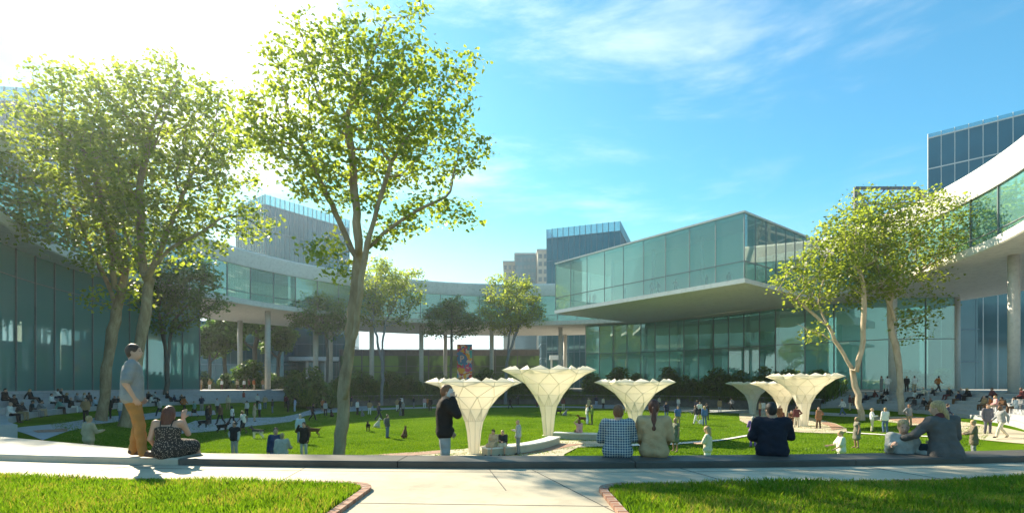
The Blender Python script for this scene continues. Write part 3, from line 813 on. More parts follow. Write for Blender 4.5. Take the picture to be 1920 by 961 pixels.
# curved white benches
def bench(pts, w, label, h=.45):
    P = [Vector((p[0], p[1])) for p in pts]; n = 24
    Q = []
    for i in range(n+1):
        t = i/n; Q.append((1-t)**2*P[0]+2*t*(1-t)*P[1]+t*t*P[2])
    rt = root('bench', (P[1].x, P[1].y, LAWN), label, 'bench', 'curved white benches')
    for nm, ww, z0, z1, mt in (('base', w-.08, LAWN-.05, LAWN+h-.07, 'wall_light'), ('seat', w, LAWN+h-.068, LAWN+h, 'fascia')):
        mb = MB(); k = []
        for i, q in enumerate(Q):
            d = (Q[min(i+1, n)]-Q[max(i-1, 0)]).normalized(); s_ = Vector((-d.y, d.x))*ww/2
            k.append((q-s_, q+s_))
        base = 0
        for a, b in k: mb.v += [(a.x, a.y, z0), (b.x, b.y, z0), (b.x, b.y, z1), (a.x, a.y, z1)]
        for i in range(n):
            for j in range(4): mb.f.append((i*4+j, i*4+(j+1) % 4, (i+1)*4+(j+1) % 4, (i+1)*4+j))
        mb.f.append((0, 1, 2, 3)); mb.f.append((n*4+3, n*4+2, n*4+1, n*4))
        mb.build(nm, M[mt], rt)
bench([(-1.35, 25.3), (1.3, 26.6), (2.55, 30.8)], .75, 'long curved white bench beside the nearest canopy with two people seated')
bench([(2.75, 33.6), (5.6, 32.7), (9.3, 31.3)], .7, 'curved white bench behind the checked shirt man with a woman seated on it')
bench([(24.1, 46.6), (24.8, 45.9), (25.6, 45.6)], .6, 'short white bench block under the right cluster of canopies')

# ------------------------------------------------------------------ trees
def bark_mat(name, a, b, c):
    nt = NT(name); p = principled(nt, .85, .2); v = coords(nt, (1, 1, .35)); v2 = coords(nt)
    nt.l(ramp(nt, noise(nt, v, 3.2, 8, .7, .6), [(.3, a), (.5, b), (.72, c)]), p.inputs['Base Color'])
    bump(nt, noise(nt, v, 9, 8, .7), p, .8, .05); return nt.m
M['bark'] = bark_mat('warm_bark', (.24,.16,.09), (.38,.28,.17), (.50,.40,.27))
M['bark_pale'] = bark_mat('pale_bark', (.34,.26,.18), (.5,.41,.30), (.62,.54,.42))
M['bark_dark'] = bark_mat('dark_bark', (.08,.08,.07), (.14,.135,.12), (.2,.195,.175))
M['bark_grey'] = bark_mat('grey_bark', (.13,.15,.16), (.2,.23,.24), (.3,.33,.33))
M['leaf'] = leaf_mat('maple_leaf', (.075,.12,.02), (.20,.24,.045), .6, (2.6,2.6,1.0), 1.0)
M['leaf_dark'] = leaf_mat('dark_leaf', (.05,.13,.03), (.13,.25,.05), .5, (1.5,1.5,.5), .8)
M['leaf_gold'] = leaf_mat('light_leaf', (.07,.11,.022), (.17,.215,.05), .62, (3.0,2.8,1.1), .8)

def colonize(start_nodes, attr, step, infl, kill, iters, rs):
    """start_nodes: list of (pos, parent). returns positions, parents"""
    P = [np.array(p, float) for p, _ in start_nodes]; par = [q for _, q in start_nodes]
    A = np.array(attr, float); alive = np.ones(len(A), bool)
    best = np.full(len(A), -1); bd = np.full(len(A), 1e9)
    new_from = 0
    for it in range(iters):
        pts = np.array(P[new_from:])
        if len(pts):
            d = np.linalg.norm(A[:, None]-pts[None], axis=2); j = d.argmin(1); dj = d[np.arange(len(A)), j]
            m = dj < bd; bd[m] = dj[m]; best[m] = j[m]+new_from
        alive &= bd > kill
        new_from = len(P)
        act = alive & (bd < infl)
        if not act.any():
            if not alive.any(): break
            act = alive
        dirs = {}
        for a in np.nonzero(act)[0]:
            b = best[a]; v = A[a]-P[b]; dirs.setdefault(b, []).append(v/np.linalg.norm(v))
        added = 0
        for b, vs in dirs.items():
            v = np.sum(vs, 0)+rs.normal(0, .18, 3)+np.array([0, 0, .10]); L = np.linalg.norm(v)
            if L < .2: v = vs[0]; L = np.linalg.norm(v)
            if len(vs) > 300: pass
            q = P[b]+v/L*step
            P.append(q); par.append(b); added += 1
        if not added: break
    return np.array(P), par

def tubes(P, par, rad, sides_big=9):
    """one mesh of tapered tubes along every parent-child chain"""
    n = len(P); kids = [[] for _ in range(n)]
    for i, q in enumerate(par):
        if q >= 0: kids[q].append(i)
    V, Fc = [], []
    chains = []
    stack = [i for i in range(n) if par[i] < 0]
    stack = [(r, [r]) for r in stack]
    while stack:
        i, ch = stack.pop()
        cur = i
        while kids[cur]:
            ks = sorted(kids[cur], key=lambda k: -rad[k])
            for k in ks[1:]: stack.append((k, [cur, k]))
            ch.append(ks[0]); cur = ks[0]
        chains.append(ch)
    for ch in chains:
        if len(ch) < 2: continue
        pts = P[ch]; r0 = rad[ch[1]]
        ns = sides_big if r0 > .12 else (6 if r0 > .04 else 4 if r0 > .015 else 3)
        radc = np.array([rad[k] for k in ch]); 
        if par[ch[0]] >= 0 or True: radc[0] = min(radc[0], radc[1]*1.15)
        base = len(V); up = np.array([.3, .9, .2])
        for q in range(len(pts)):
            t = pts[min(q+1, len(pts)-1)]-pts[max(q-1, 0)]; t = t/(np.linalg.norm(t)+1e-9)
            a = np.cross(t, up); a /= np.linalg.norm(a)+1e-9; b = np.cross(t, a)
            ang = 2*PI*np.arange(ns)/ns
            wob = 1+ (.10*np.sin(ang*3+q*.7)+.06*np.sin(ang*2-q*1.3) if ns >= 9 else 0)
            V.extend((pts[q]+radc[q]*(np.cos(ang)*wob)[:, None]*a+radc[q]*(np.sin(ang)*wob)[:, None]*b).tolist())
        for q in range(len(pts)-1):
            for s_ in range(ns):
                s2 = (s_+1) % ns; Fc.append((base+q*ns+s_, base+q*ns+s2, base+(q+1)*ns+s2, base+(q+1)*ns+s_))
    return V, Fc

LEAF = np.array([(0,0),(.30,.02),(.5,.30),(.27,.38),(.34,.68),(0,1.0),(-.34,.68),(-.27,.38),(-.5,.30),(-.30,.02)])
LEAF_S = np.array([(0,0),(.42,.35),(.25,.8),(0,1.0),(-.25,.8),(-.42,.35)])
def leaves(C, size, rs, shape=LEAF, fold=.25, droop=.5):
    n = len(C); k = len(shape)
    s = size*rs.uniform(.65, 1.25, n)
    # normal mostly upwards, tip direction random and drooping
    nrm = np.stack([rs.normal(0, .55, n), rs.normal(0, .55, n), np.abs(rs.normal(.8, .4, n))], -1); nrm /= np.linalg.norm(nrm, axis=1)[:, None]
    a = rs.uniform(0, 2*PI, n); tip = np.stack([np.cos(a), np.sin(a), -droop*rs.uniform(0, 1.6, n)], -1)
    tip -= nrm*(tip*nrm).sum(1)[:, None]; tip /= np.linalg.norm(tip, axis=1)[:, None]
    sd = np.cross(tip, nrm)
    V = C[:, None]+s[:, None, None]*(shape[None, :, 1, None]*tip[:, None]+shape[None, :, 0, None]*sd[:, None]+fold*np.abs(shape[None, :, 0, None])*nrm[:, None]+(-.12*shape[None, :, 1, None]**2)*nrm[:, None])
    Fq = np.arange(n)[:, None]*k+np.arange(k)[None]
    return V.reshape(-1, 3), Fq

def tree(name, label, D, base, stems, blobs, trunk_r, nattr, nleaf, leaf, bark, leafm, seed, step=.4, infl=None, kill=None, depth=.85, twig=.012, spread=.42, low=None, group=None, leaf_shape=LEAF, zbase=None, expo=2.3, dark_core=False):
    """stems: list of photo-pixel polylines (first one starts at the base); blobs: (px,py,rx,ry[,weight]) crown clumps"""
    rs = np.random.default_rng(seed); k = D/F_
    bx = XD(base[0], D); bz = ZD(base[1], D) if zbase is None else zbase
    W = lambda px, py, dy=0: np.array([XD(px, D), D+dy, ZD(py, D)])
    nodes = [(W(*base) if zbase is None else np.array([bx, D, zbase]), -1)]
    fixed_r = {}
    prev_tail = 0; index_of = {}
    tips = []
    for si, (poly, dy) in enumerate(stems):
        cur = 0 if si == 0 else None
        pts = [W(*p) for p in poly]
        for q, p in enumerate(pts): p[1] += dy*(q+1)/len(pts)
        if si > 0:
            # attach to nearest existing node
            d = [np.linalg.norm(nd[0]-pts[0]) for nd in nodes]; cur = int(np.argmin(d))
        for p in pts:
            a = nodes[cur][0]; L = np.linalg.norm(p-a); m = max(1, int(L/step))
            for t in range(1, m+1):
                q = a+(p-a)*t/m; jit = rs.normal(0, .035*step*2, 3)*(1 if t < m else .3); nodes.append((q+jit, cur)); cur = len(nodes)-1
        tips.append(cur)
    nfix = len(nodes)
    w = np.array([b[2]*b[3]*(b[4] if len(b) > 4 else 1) for b in blobs], float); w /= w.sum()
    att = []
    for bi in rs.choice(len(blobs), nattr, p=w):
        b = blobs[bi]; u = rs.normal(0, 1, 3); u /= np.linalg.norm(u); u *= rs.uniform(0, 1)**.5*1.22
        ry = (b[2]+b[3])/2*depth; yo = (b[5] if len(b) > 5 else 0)
        att.append((XD(b[0]+u[0]*b[2], D), D+u[1]*ry*k+yo, ZD(b[1]+u[2]*b[3], D)))
    att = np.array(att)
    # a node of the fixed stems may only grow from its upper part
    P, par = colonize(nodes, att, step, infl or step*9, kill or step*1.15, 90, rs)
    # thin unwanted: drop nothing; radii by pipe model
    n = len(P); r = np.full(n, twig)
    cnt = np.zeros(n)
    acc = np.zeros(n)
    for i in range(n-1, -1, -1):
        r[i] = max(twig, (acc[i])**(1/expo)) if acc[i] > 0 else twig
        if par[i] >= 0: acc[par[i]] += r[i]**expo
    sc_ = trunk_r/max(r[0], 1e-6)
    rr = twig+(r-twig)*(trunk_r-twig)/(r[0]-twig)
    # fuller base flare
    for i in range(min(nfix, 6)): rr[i] *= 1+.28*math.exp(-i*step/.35)
    rt = root(name, (bx, D, bz), label, 'tree', group)
    V, Fc = tubes(P, par, rr)
    V = np.array(V)-np.array([bx, D, bz])
    nh = len(V)
    o = bpy.data.objects.new('trunk', mesh_np('trunk', V, Fc, True, bark)); COL.objects.link(o); o.parent = rt
    # leaves round thin nodes, denser near attractors
    thin = np.array([i for i in range(nfix, n) if rr[i] < twig*3.2])
    if len(thin) == 0: thin = np.arange(n)
    nodesel = rs.choice(thin, nleaf); u = rs.normal(0, 1, (nleaf, 3)); u /= np.linalg.norm(u, axis=1)[:, None]
    C = P[nodesel]+u*(rs.uniform(0, 1, nleaf)**.5)[:, None]*spread*np.array([1, 1, .7])
    LV, LF = leaves(C, leaf, rs, leaf_shape)
    o = bpy.data.objects.new('crown', mesh_np('crown', LV-np.array([bx, D, bz]), LF, False, leafm)); COL.objects.link(o); o.parent = rt
    return rt
TREES = {}
def build_trees():
    tree('maple_tree', 'tall maple with a double trunk standing just beyond the ledge, left of centre', 18.2, (632, 905),
         [([(634, 852), (643, 760), (650, 660), (664, 540), (668, 470), (668, 400)], .3), ([(648, 745), (662, 660), (678, 570), (690, 490), (702, 440), (722, 380), (742, 320)], -.7),
          ([(665, 480), (640, 430), (605, 360), (575, 300), (548, 250)], .8), ([(672, 470), (668, 380), (660, 300), (650, 220)], 0), ([(690, 470), (740, 430), (790, 400), (830, 385)], -.6)],
         [(700,150,120,95), (575,85,60,55,.55), (525,255,85,60,1.2), (475,225,40,50,.7), (770,240,105,100), (650,290,120,80), (850,395,60,28,.5), (600,340,70,50,.6), (860,150,45,55,.35), (795,45,22,45,.2), (560,170,70,60,.7), (880,290,40,50,.3), (770,400,80,40,.5), (620,490,55,28,.35), (575,470,30,18,.3), (470,250,30,40,.4), (720,450,40,25,.35), (640,60,40,40,.3)],
         .215, 1600, 12500, .15, M['bark'], M['leaf'], 11, step=.34, twig=.0075, spread=.52, expo=2.15)
    tree('maple_tree', 'broad maple behind the standing man, its crown filling the upper left', 38, (232, 806),
         [([(236, 770), (252, 690), (262, 620), (268, 560), (272, 500)], .5), ([(272, 520), (300, 440), (325, 380), (340, 320)], 1), ([(270, 510), (262, 430), (262, 350), (280, 260)], 0), ([(275, 520), (330, 470), (400, 440)], -1), ([(268, 530), (230, 450), (200, 380)], 1)],
         [(330,215,110,75), (395,310,75,90), (290,360,110,90), (430,420,75,28,.7), (215,170,65,45,.5), (270,250,80,80), (500,435,35,18,.25), (350,450,80,40,.7), (290,120,60,25,.3), (240,480,60,30,.5)],
         .35, 1500, 12000, .27, M['bark'], M['leaf'], 12, step=.7, twig=.016, spread=1.1, expo=2.15)
    tree('maple_tree', 'leftmost large maple on the lawn beside the shaded seating', 39.5, (188, 808),
         [([(190, 760), (196, 690), (204, 620), (216, 560), (228, 500)], .5), ([(212, 570), (180, 500), (150, 440), (120, 380)], .8), ([(220, 540), (215, 450), (200, 360), (170, 280)], -1), ([(226, 510), (200, 430), (150, 350), (100, 250)], 1)],
         [(115,250,75,85), (50,330,55,60,.8), (140,400,110,60), (210,310,80,90,.8), (110,135,55,28,.45), (200,470,80,45,.6), (45,400,50,55,.7), (160,190,70,50,.6), (240,560,50,22,.2), (170,560,40,20,.25)],
         .36, 1400, 11000, .28, M['bark'], M['leaf'], 13, step=.7, twig=.016, spread=1.15, expo=2.15)
    tree('maple_tree', 'left pale maple of the right pair, with a leaning fork', 48.5, (1615, 787),
         [([(1612, 740), (1600, 690), (1578, 650), (1558, 610), (1540, 570)], .5), ([(1602, 695), (1612, 640), (1610, 590), (1606, 540)], -1), ([(1570, 640), (1530, 620), (1500, 605)], .5), ([(1560, 612), (1500, 560), (1470, 540)], 1)],
         [(1590,450,65,50,.8), (1560,500,65,42), (1480,525,38,26,.6), (1520,615,26,28,.25), (1630,520,60,45), (1520,560,45,22,.4), (1640,420,40,40,.4)],
         .27, 950, 7000, .26, M['bark_pale'], M['leaf_gold'], 14, step=.75, twig=.022, spread=1.2, expo=2.2)
    tree('maple_tree', 'right pale maple of the right pair, tallest tree on that side', 50, (1692, 783),
         [([(1690, 720), (1684, 660), (1674, 610), (1672, 550), (1672, 500)], .5), ([(1676, 560), (1700, 500), (1725, 450)], 1), ([(1673, 600), (1645, 540), (1625, 480)], -1), ([(1690, 540), (1740, 500), (1790, 475)], .4), ([(1672, 520), (1660, 450), (1668, 400)], .4)],
         [(1700,400,85,42), (1765,430,70,40,.9), (1635,400,60,40,.8), (1720,480,85,40), (1820,458,42,20,.4), (1660,460,70,50,.9), (1715,600,45,25,.22), (1590,500,40,40,.4), (1745,550,45,25,.25)],
         .28, 1050, 7800, .26, M['bark_pale'], M['leaf_gold'], 15, step=.75, twig=.022, spread=1.2, expo=2.2)
    tree('young_tree', 'dark leafy tree by the left glass hall, behind the seated woman in the floral dress', 61, (311, 748),
         [([(311, 700), (314, 640), (320, 600)], .5), ([(312, 680), (300, 620), (290, 580)], .5)],
         [(345,520,58,38), (300,545,35,45), (385,570,38,22,.7), (320,600,40,25,.4)], .26, 380, 5600, .32, M['bark_dark'], M['leaf_dark'], 16, step=.8, twig=.03, spread=1.15, group='trees along the far planting')
    tree('young_tree', 'dark small tree just left of the double-trunked maple, beyond the bushes', 84, (612, 752),
         [([(613, 700), (612, 655)], .5)], [(598,588,50,34), (620,610,30,25), (560,600,22,18,.4)], .22, 260, 4000, .34, M['bark_dark'], M['leaf_dark'], 17, step=.9, twig=.03, spread=1.25, group='trees along the far planting')
    tree('young_tree', 'light grey-trunked tree directly right of the double-trunked maple', 86, (716, 759),
         [([(716, 700), (716, 640), (722, 600)], .5), ([(714, 670), (703, 620), (700, 590)], 0)],
         [(730,525,52,40), (700,575,35,35,.8), (760,595,26,16,.4), (735,555,50,30,.8), (680,600,14,14,.2)], .26, 330, 6000, .33, M['bark_grey'], M['leaf'], 18, step=.9, twig=.03, spread=1.3, group='trees along the far planting')
    tree('young_tree', 'round dark tree in front of the colourful painted panel', 96, (845, 730),
         [([(845, 690), (846, 650)], .5)], [(848,590,42,26), (820,610,30,20), (878,612,26,18), (848,570,26,14)], .24, 280, 4400, .34, M['bark_dark'], M['leaf_dark'], 19, step=.95, twig=.03, spread=1.25, group='trees along the far planting')
    tree('young_tree', 'tall round tree between the painted panel and the tallest canopy', 94, (948, 757),
         [([(949, 700), (953, 650), (958, 610)], .5), ([(950, 680), (962, 640), (975, 600)], .3)],
         [(955,545,46,30), (925,585,30,26,.8), (985,590,30,26,.8), (955,590,50,34), (1000,560,16,16,.3)], .29, 340, 6800, .33, M['bark_grey'], M['leaf_gold'], 20, step=.95, twig=.03, spread=1.3, group='trees along the far planting')
    # dark trees seen through the left passage: copies of one of the small ones
    src = tree('passage_tree', 'dark tree against the glass building, nearest the left glass hall', 106, (352, 727),
         [([(352, 690), (354, 665)], .5)], [(352,638,26,20), (340,655,18,12), (368,652,18,14)], .3, 220, 3000, .55, M['bark_dark'], M['leaf_dark'], 21, step=1.0, twig=.04, spread=1.1, group='dark trees in the left passage')
    for px, D, s_, lb in ((392, 104, 1.0, 'dark tree against the glass building, second from the left glass hall'), (424, 108, 1.25, 'tall dark tree just left of the slim passage column'), (476, 105, 1.5, 'tallest dark tree, between the two passage columns'), (520, 110, 1.2, 'dark tree just right of the front passage column')):
        c = src.copy(); COL.objects.link(c); c.location = (XD(px, D), D, PLAZA-.1); c.scale = (s_, s_, s_); c.rotation_euler = (0, 0, px*.7); c['label'] = lb
        for ch in src.children:
            d = ch.copy(); COL.objects.link(d); d.parent = c
build_trees()

# ------------------------------------------------------------------ shrubs
M['strap'] = leaf_mat('strap_leaf', (.045,.11,.018), (.15,.26,.045), .45, (1.5,1.5,.5), .8)
M['strap_light'] = leaf_mat('light_strap_leaf', (.07,.13,.018), (.2,.30,.05), .45, (1.5,1.5,.5), .8)
M['bush'] = leaf_mat('bush_leaf', (.04,.10,.02), (.12,.22,.04), .45, (1.4,1.4,.5), .8)
def strap_mesh(seed, n, L, w, mat, droop=1.0, fan=1.0):
    rs = np.random.default_rng(seed); V = []; Fc = []
    for i in range(n):
        a = rs.uniform(0, 2*PI); el = rs.uniform(.5, 1.45); l = L*rs.uniform(.6, 1.1); k = 6
        b = np.array([rs.normal(0, .22)*L*.3*fan, rs.normal(0, .22)*L*.3*fan, 0]); d = np.array([math.cos(a)*math.cos(el), math.sin(a)*math.cos(el), math.sin(el)])
        sd = np.array([-math.sin(a), math.cos(a), 0]); base = len(V)
        for q in range(k+1):
            t = q/k; ww = w*(1-t**2.2)*(.6+.8*t if t < .5 else 1)
            V += [b-sd*ww/2, b+sd*ww/2]
            d = d+np.array([0, 0, -.30*droop*t]); d /= np.linalg.norm(d); b = b+d*l/k
        for q in range(k): Fc.append((base+2*q, base+2*q+1, base+2*q+3, base+2*q+2))
    return mesh_np('leaves', V, Fc, False, mat)
def bush_mesh(seed, n, R, hgt, size, mat):
    rs = np.random.default_rng(seed); cl = rs.normal(0, 1, (9, 3)); cl /= np.linalg.norm(cl, axis=1)[:, None]; cl *= np.array([R*.55, R*.55, hgt*.3]); cl[:, 2] += hgt*.52
    c = cl[rs.integers(0, 9, n)]; u = rs.normal(0, 1, (n, 3)); u /= np.linalg.norm(u, axis=1)[:, None]
    C = c+u*(rs.uniform(0, 1, n)**.33)[:, None]*np.array([R*.5, R*.5, hgt*.34]); C[:, 2] = np.maximum(C[:, 2], .05)
    V, Fq = leaves(C, size, rs, LEAF_S); return mesh_np('leaves', V, Fq, False, mat)
def stems_mesh(seed, n, hgt, mat):
    rs = np.random.default_rng(seed); mb = MB()
    for i in range(n):
        a = rs.uniform(0, 2*PI); mb.beam((0, 0, -.4), (math.cos(a)*hgt*.25, math.sin(a)*hgt*.25, hgt*rs.uniform(.4, .7)), .05, .05)
    return mb.mesh('stem', mat)
SH = {
 'strappy_shrub': [(strap_mesh(s, 260, 2.3, .075, M['strap'], .9, 2.2), stems_mesh(s, 5, 1.2, M['bark_dark'])) for s in (1, 2)],
 'light_strappy_shrub': [(strap_mesh(5, 230, 1.8, .075, M['strap_light'], .9, 2.0), stems_mesh(5, 5, 1.0, M['bark_dark']))],
 'leafy_bush': [(bush_mesh(s, 2200, 1.7, 2.6, .26, M['bush']), stems_mesh(s+9, 6, 1.6, M['bark_dark'])) for s in (3, 4)],
 'hanging_shrub': [(strap_mesh(8, 300, 2.3, .06, M['strap'], 2.1, 2.6), stems_mesh(8, 5, .8, M['bark_dark']))],
}
def shrub(kind, x, y, z, s, label, group, rz=None, sz=None):
    me = random.choice(SH[kind]); rt = root(kind, (x, y, z), label, 'shrub', group, rz if rz is not None else random.uniform(0, 6))
    rt.scale = (s, s, s*(sz or random.uniform(.85, 1.15)))
    for nm, m in (('foliage', me[0]), ('stem', me[1])):
        o = bpy.data.objects.new(nm, m); COL.objects.link(o); o.parent = rt
    return rt
random.seed(21)
LBL = {'strappy_shrub': 'dark green shrub with long strappy leaves in the far planting bed', 'leafy_bush': 'dense dark small-leaved bush in the far planting bed',
       'light_strappy_shrub': 'fresh light green shrub with strappy leaves in the far planting bed', 'hanging_shrub': 'trailing shrub hanging over the dark planter wall of the far bed'}
GR = {k: v.replace('shrub with', 'shrubs with').replace('bush in', 'bushes in').replace('shrub hanging', 'shrubs hanging') for k, v in LBL.items()}
th = 146.0
i = 0
while th > 14:
    if not (70 < th < 76):
        kind = ['leafy_bush', 'strappy_shrub', 'leafy_bush', 'light_strappy_shrub', 'strappy_shrub'][i % 5]
        r = random.uniform(41.3, 42.3); x, y = polar(r, th); shrub(kind, x, y, -.2, random.uniform(1.15, 1.6), LBL[kind], GR[kind])
    th -= random.uniform(2.0, 2.7); i += 1
th = 145.5
while th > 14:
    x, y = polar(40.15, th); shrub('hanging_shrub', x, y, -1.35 if random.random() < .5 else -1.0, random.uniform(.8, 1.15), LBL['hanging_shrub'], GR['hanging_shrub']); th -= random.uniform(1.4, 2.0)
# big palm-like shrub at the left end of the bed and one beside the right canopies
x, y = XD(578, 72), 72
shrub('light_strappy_shrub', x, y, LAWN+.6, 2.0, 'big palm-like shrub with bright drooping leaves at the left end of the far planting bed', None, sz=1.0)
shrub('leafy_bush', x-.3, y+1.3, LAWN, 1.9, 'rounded dark bush behind the big palm-like shrub', None)
shrub('strappy_shrub', XD(620, 76), 76, LAWN+.2, 1.6, 'dark strappy shrub half hidden by the double-trunked maple', None)
shrub('strappy_shrub', XD(1560, 66), 66, LAWN+1.2, 1.8, 'large dark palm-like shrub at the right end of the far planting bed', None)
# low bushes behind the passage platform
for j, px in enumerate(range(335, 545, 15)):
    D = 101+random.uniform(-2, 2); kind = 'light_strappy_shrub' if j % 3 == 1 else ('strappy_shrub' if j % 3 else 'leafy_bush')
    shrub(kind, XD(px, D), D, PLAZA-.1, random.uniform(.9, 1.2), {'light_strappy_shrub': 'light strappy shrub in the row behind the passage platform', 'strappy_shrub': 'dark strappy shrub in the row behind the passage platform', 'leafy_bush': 'dark leafy bush in the row behind the passage platform'}[kind], {'light_strappy_shrub': 'light strappy shrubs behind the passage platform', 'strappy_shrub': 'dark strappy shrubs behind the passage platform', 'leafy_bush': 'dark leafy bushes behind the passage platform'}[kind])
shrub('leafy_bush', XD(470, 90), 90, PLAZA-.2, 1.9, 'big pale-flecked bush between the two passage columns', None)
# bushes inside the right hall glass
for j, px in enumerate((1700, 1722, 1745, 1768)):
    D = 78 if px < 1800 else 84
    shrub('leafy_bush', XD(px, D), D, PLAZA-.1, random.uniform(.9, 1.3), 'dark bush beyond the glass at the right of the stands', 'bushes beyond the right glass wall')
# ------------------------------------------------------------------ figures: distance fields -> one continuous surface
def surface_nets(V, org, h):
    s = V < 0
    nx, ny, nz = V.shape
    idx = np.full((nx-1, ny-1, nz-1), -1, np.int64)
    c = [(i, j, k) for i in (0, 1) for j in (0, 1) for k in (0, 1)]
    sl = lambda i, n: slice(i, n-1+i)
    cnt = sum(s[sl(i, nx), sl(j, ny), sl(k, nz)].astype(np.int8) for i, j, k in c)
    act = (cnt > 0) & (cnt < 8); A = np.argwhere(act); idx[act] = np.arange(len(A))
    acc = np.zeros((len(A), 3)); m = np.zeros(len(A))
    for a in c:
        for ax in range(3):
            if a[ax]: continue
            b = list(a); b[ax] = 1
            va = V[A[:, 0]+a[0], A[:, 1]+a[1], A[:, 2]+a[2]]; vb = V[A[:, 0]+b[0], A[:, 1]+b[1], A[:, 2]+b[2]]
            x = (va < 0) != (vb < 0); t = np.where(x, va/np.where(x, va-vb, 1), 0)
            p = np.tile(np.array(a, float), (len(A), 1)); p[:, ax] += t
            acc += p*x[:, None]; m += x
    P = (A+acc/np.maximum(m, 1)[:, None])*h+org
    Q = []
    for ax in range(3):
        b, c_ = [(1, 2), (2, 0), (0, 1)][ax]
        s0 = [slice(None)]*3; s1 = [slice(None)]*3; s0[ax] = slice(0, -1); s1[ax] = slice(1, None)
        ch = s[tuple(s0)] != s[tuple(s1)]; E = np.argwhere(ch)
        ok = (E[:, b] > 0) & (E[:, c_] > 0) & (E[:, b] < V.shape[b]-1) & (E[:, c_] < V.shape[c_]-1); E = E[ok]
        if not len(E): continue
        ins = s[E[:, 0], E[:, 1], E[:, 2]]
        def I(db, dc):
            e = E.copy(); e[:, b] -= db; e[:, c_] -= dc; return idx[e[:, 0], e[:, 1], e[:, 2]]
        q = np.stack([I(1, 1), I(0, 1), I(0, 0), I(1, 0)], -1); q[~ins] = q[~ins][:, ::-1]; Q.append(q)
    Q = np.concatenate(Q); Q = Q[(Q >= 0).all(1)]
    return P, Q

def sdf_mesh(name, prims, h, folds=0.0, mat=None, seed=0):
    """prims: ('c',a,b,ra,rb,k) tapered capsule | ('e',c,(rx,ry,rz),R,k) ellipsoid | ('-',...) subtract"""
    def bb(p):
        if p[0] in 'c' or p[0] == '-c': a, b, r = np.array(p[1]), np.array(p[2]), max(p[3], p[4]); return np.minimum(a, b)-r, np.maximum(a, b)+r
        c, r = np.array(p[1]), max(p[2]); return c-r, c+r
    pos = [p for p in prims if p[0][0] != '-']
    lo = np.min([bb(p)[0] for p in pos], 0)-3*h-.02; hi = np.max([bb(p)[1] for p in pos], 0)+3*h+.02
    n = np.ceil((hi-lo)/h).astype(int)+1; V = np.full(n, .12)
    gx = [lo[i]+h*np.arange(n[i]) for i in range(3)]
    for p in prims:
        a, b = bb(p); k = p[-1]; mg = max(k, .0)+.07 if p[0][0] != '-' else .03
        i0 = np.clip(np.floor((a-mg-lo)/h).astype(int), 0, n-1); i1 = np.clip(np.ceil((b+mg-lo)/h).astype(int)+1, 1, n)
        if (i1 <= i0).any(): continue
        X, Y, Z = np.meshgrid(gx[0][i0[0]:i1[0]], gx[1][i0[1]:i1[1]], gx[2][i0[2]:i1[2]], indexing='ij')
        P = np.stack([X, Y, Z], -1)
        if p[0][-1] == 'c':
            A, B = np.array(p[1]), np.array(p[2]); ab = B-A; L2 = max(ab@ab, 1e-9)
            t = np.clip(((P-A)@ab)/L2, 0, 1); d = np.linalg.norm(P-A-t[..., None]*ab, axis=-1)-(p[3]+(p[4]-p[3])*t)
        else:
            C, r, R = np.array(p[1]), np.array(p[2]), p[3]; q = (P-C) if R is None else (P-C)@np.array(R)
            l = np.linalg.norm(q/r, axis=-1); g = np.linalg.norm(q/(r*r), axis=-1); d = l*(l-1)/np.maximum(g, 1e-6)
        S_ = (slice(i0[0], i1[0]), slice(i0[1], i1[1]), slice(i0[2], i1[2]))
        if p[0][0] == '-': V[S_] = np.maximum(V[S_], -d)
        elif k > 0:
            v = V[S_]; hh = np.clip(.5+.5*(v-d)/k, 0, 1); V[S_] = v*(1-hh)+d*hh-k*hh*(1-hh)
        else: V[S_] = np.minimum(V[S_], d)
    if folds:
        X, Y, Z = np.meshgrid(*gx, indexing='ij')
        V = V+folds*(np.sin(24*Z+9*X+seed+3*np.sin(11*X+7*Y+5*Z))*np.sin(15*X-9*Z+19*Y)+.5*np.sin(47*Z-17*X+5*np.sin(9*Y+7*X+seed)))
    P, Q = surface_nets(V, lo, h)
    return mesh_np(name, P, Q, True, mat)

def vv(*a): return np.array(a, float)
def nrm_(v): return v/np.linalg.norm(v)
BASE = dict(pel=vv(0,0,.95), che=vv(0,.0,1.28), nek=vv(0,0,1.47), hed=vv(0,.025,1.625), hdir=vv(0,1,0), cdir=vv(0,1,0),
    sL=vv(-.185,0,1.42), sR=vv(.185,0,1.42), eL=vv(-.235,-.02,1.14), eR=vv(.235,-.02,1.14), wL=vv(-.25,.05,.90), wR=vv(.25,.05,.90),
    hL=vv(-.095,0,.92), hR=vv(.095,0,.92), kL=vv(-.105,.02,.50), kR=vv(.105,.02,.50), aL=vv(-.11,-.02,.09), aR=vv(.11,-.02,.09), tL=vv(-.14,.13,.035), tR=vv(.14,.13,.035))
def pose(**kw):
    d = {k: v.copy() for k, v in BASE.items()}
    for k, v in kw.items(): d[k] = np.array(v, float)
    return d
SIT = dict(pel=(0,0,.11), che=(0,.02,.42), nek=(0,.04,.60), hed=(0,.07,.745), sL=(-.185,.02,.555), sR=(.185,.02,.555), eL=(-.225,.06,.30), eR=(.225,.06,.30), wL=(-.12,.26,.19), wR=(.12,.26,.19),
    hL=(-.095,.0,.09), hR=(.095,.0,.09), kL=(-.13,.43,.085), kR=(.13,.43,.085), aL=(-.13,.46,-.34), aR=(.13,.46,-.34), tL=(-.15,.60,-.40), tR=(.15,.60,-.40))
def sit(**kw): d = dict(SIT); d.update(kw); return pose(**d)
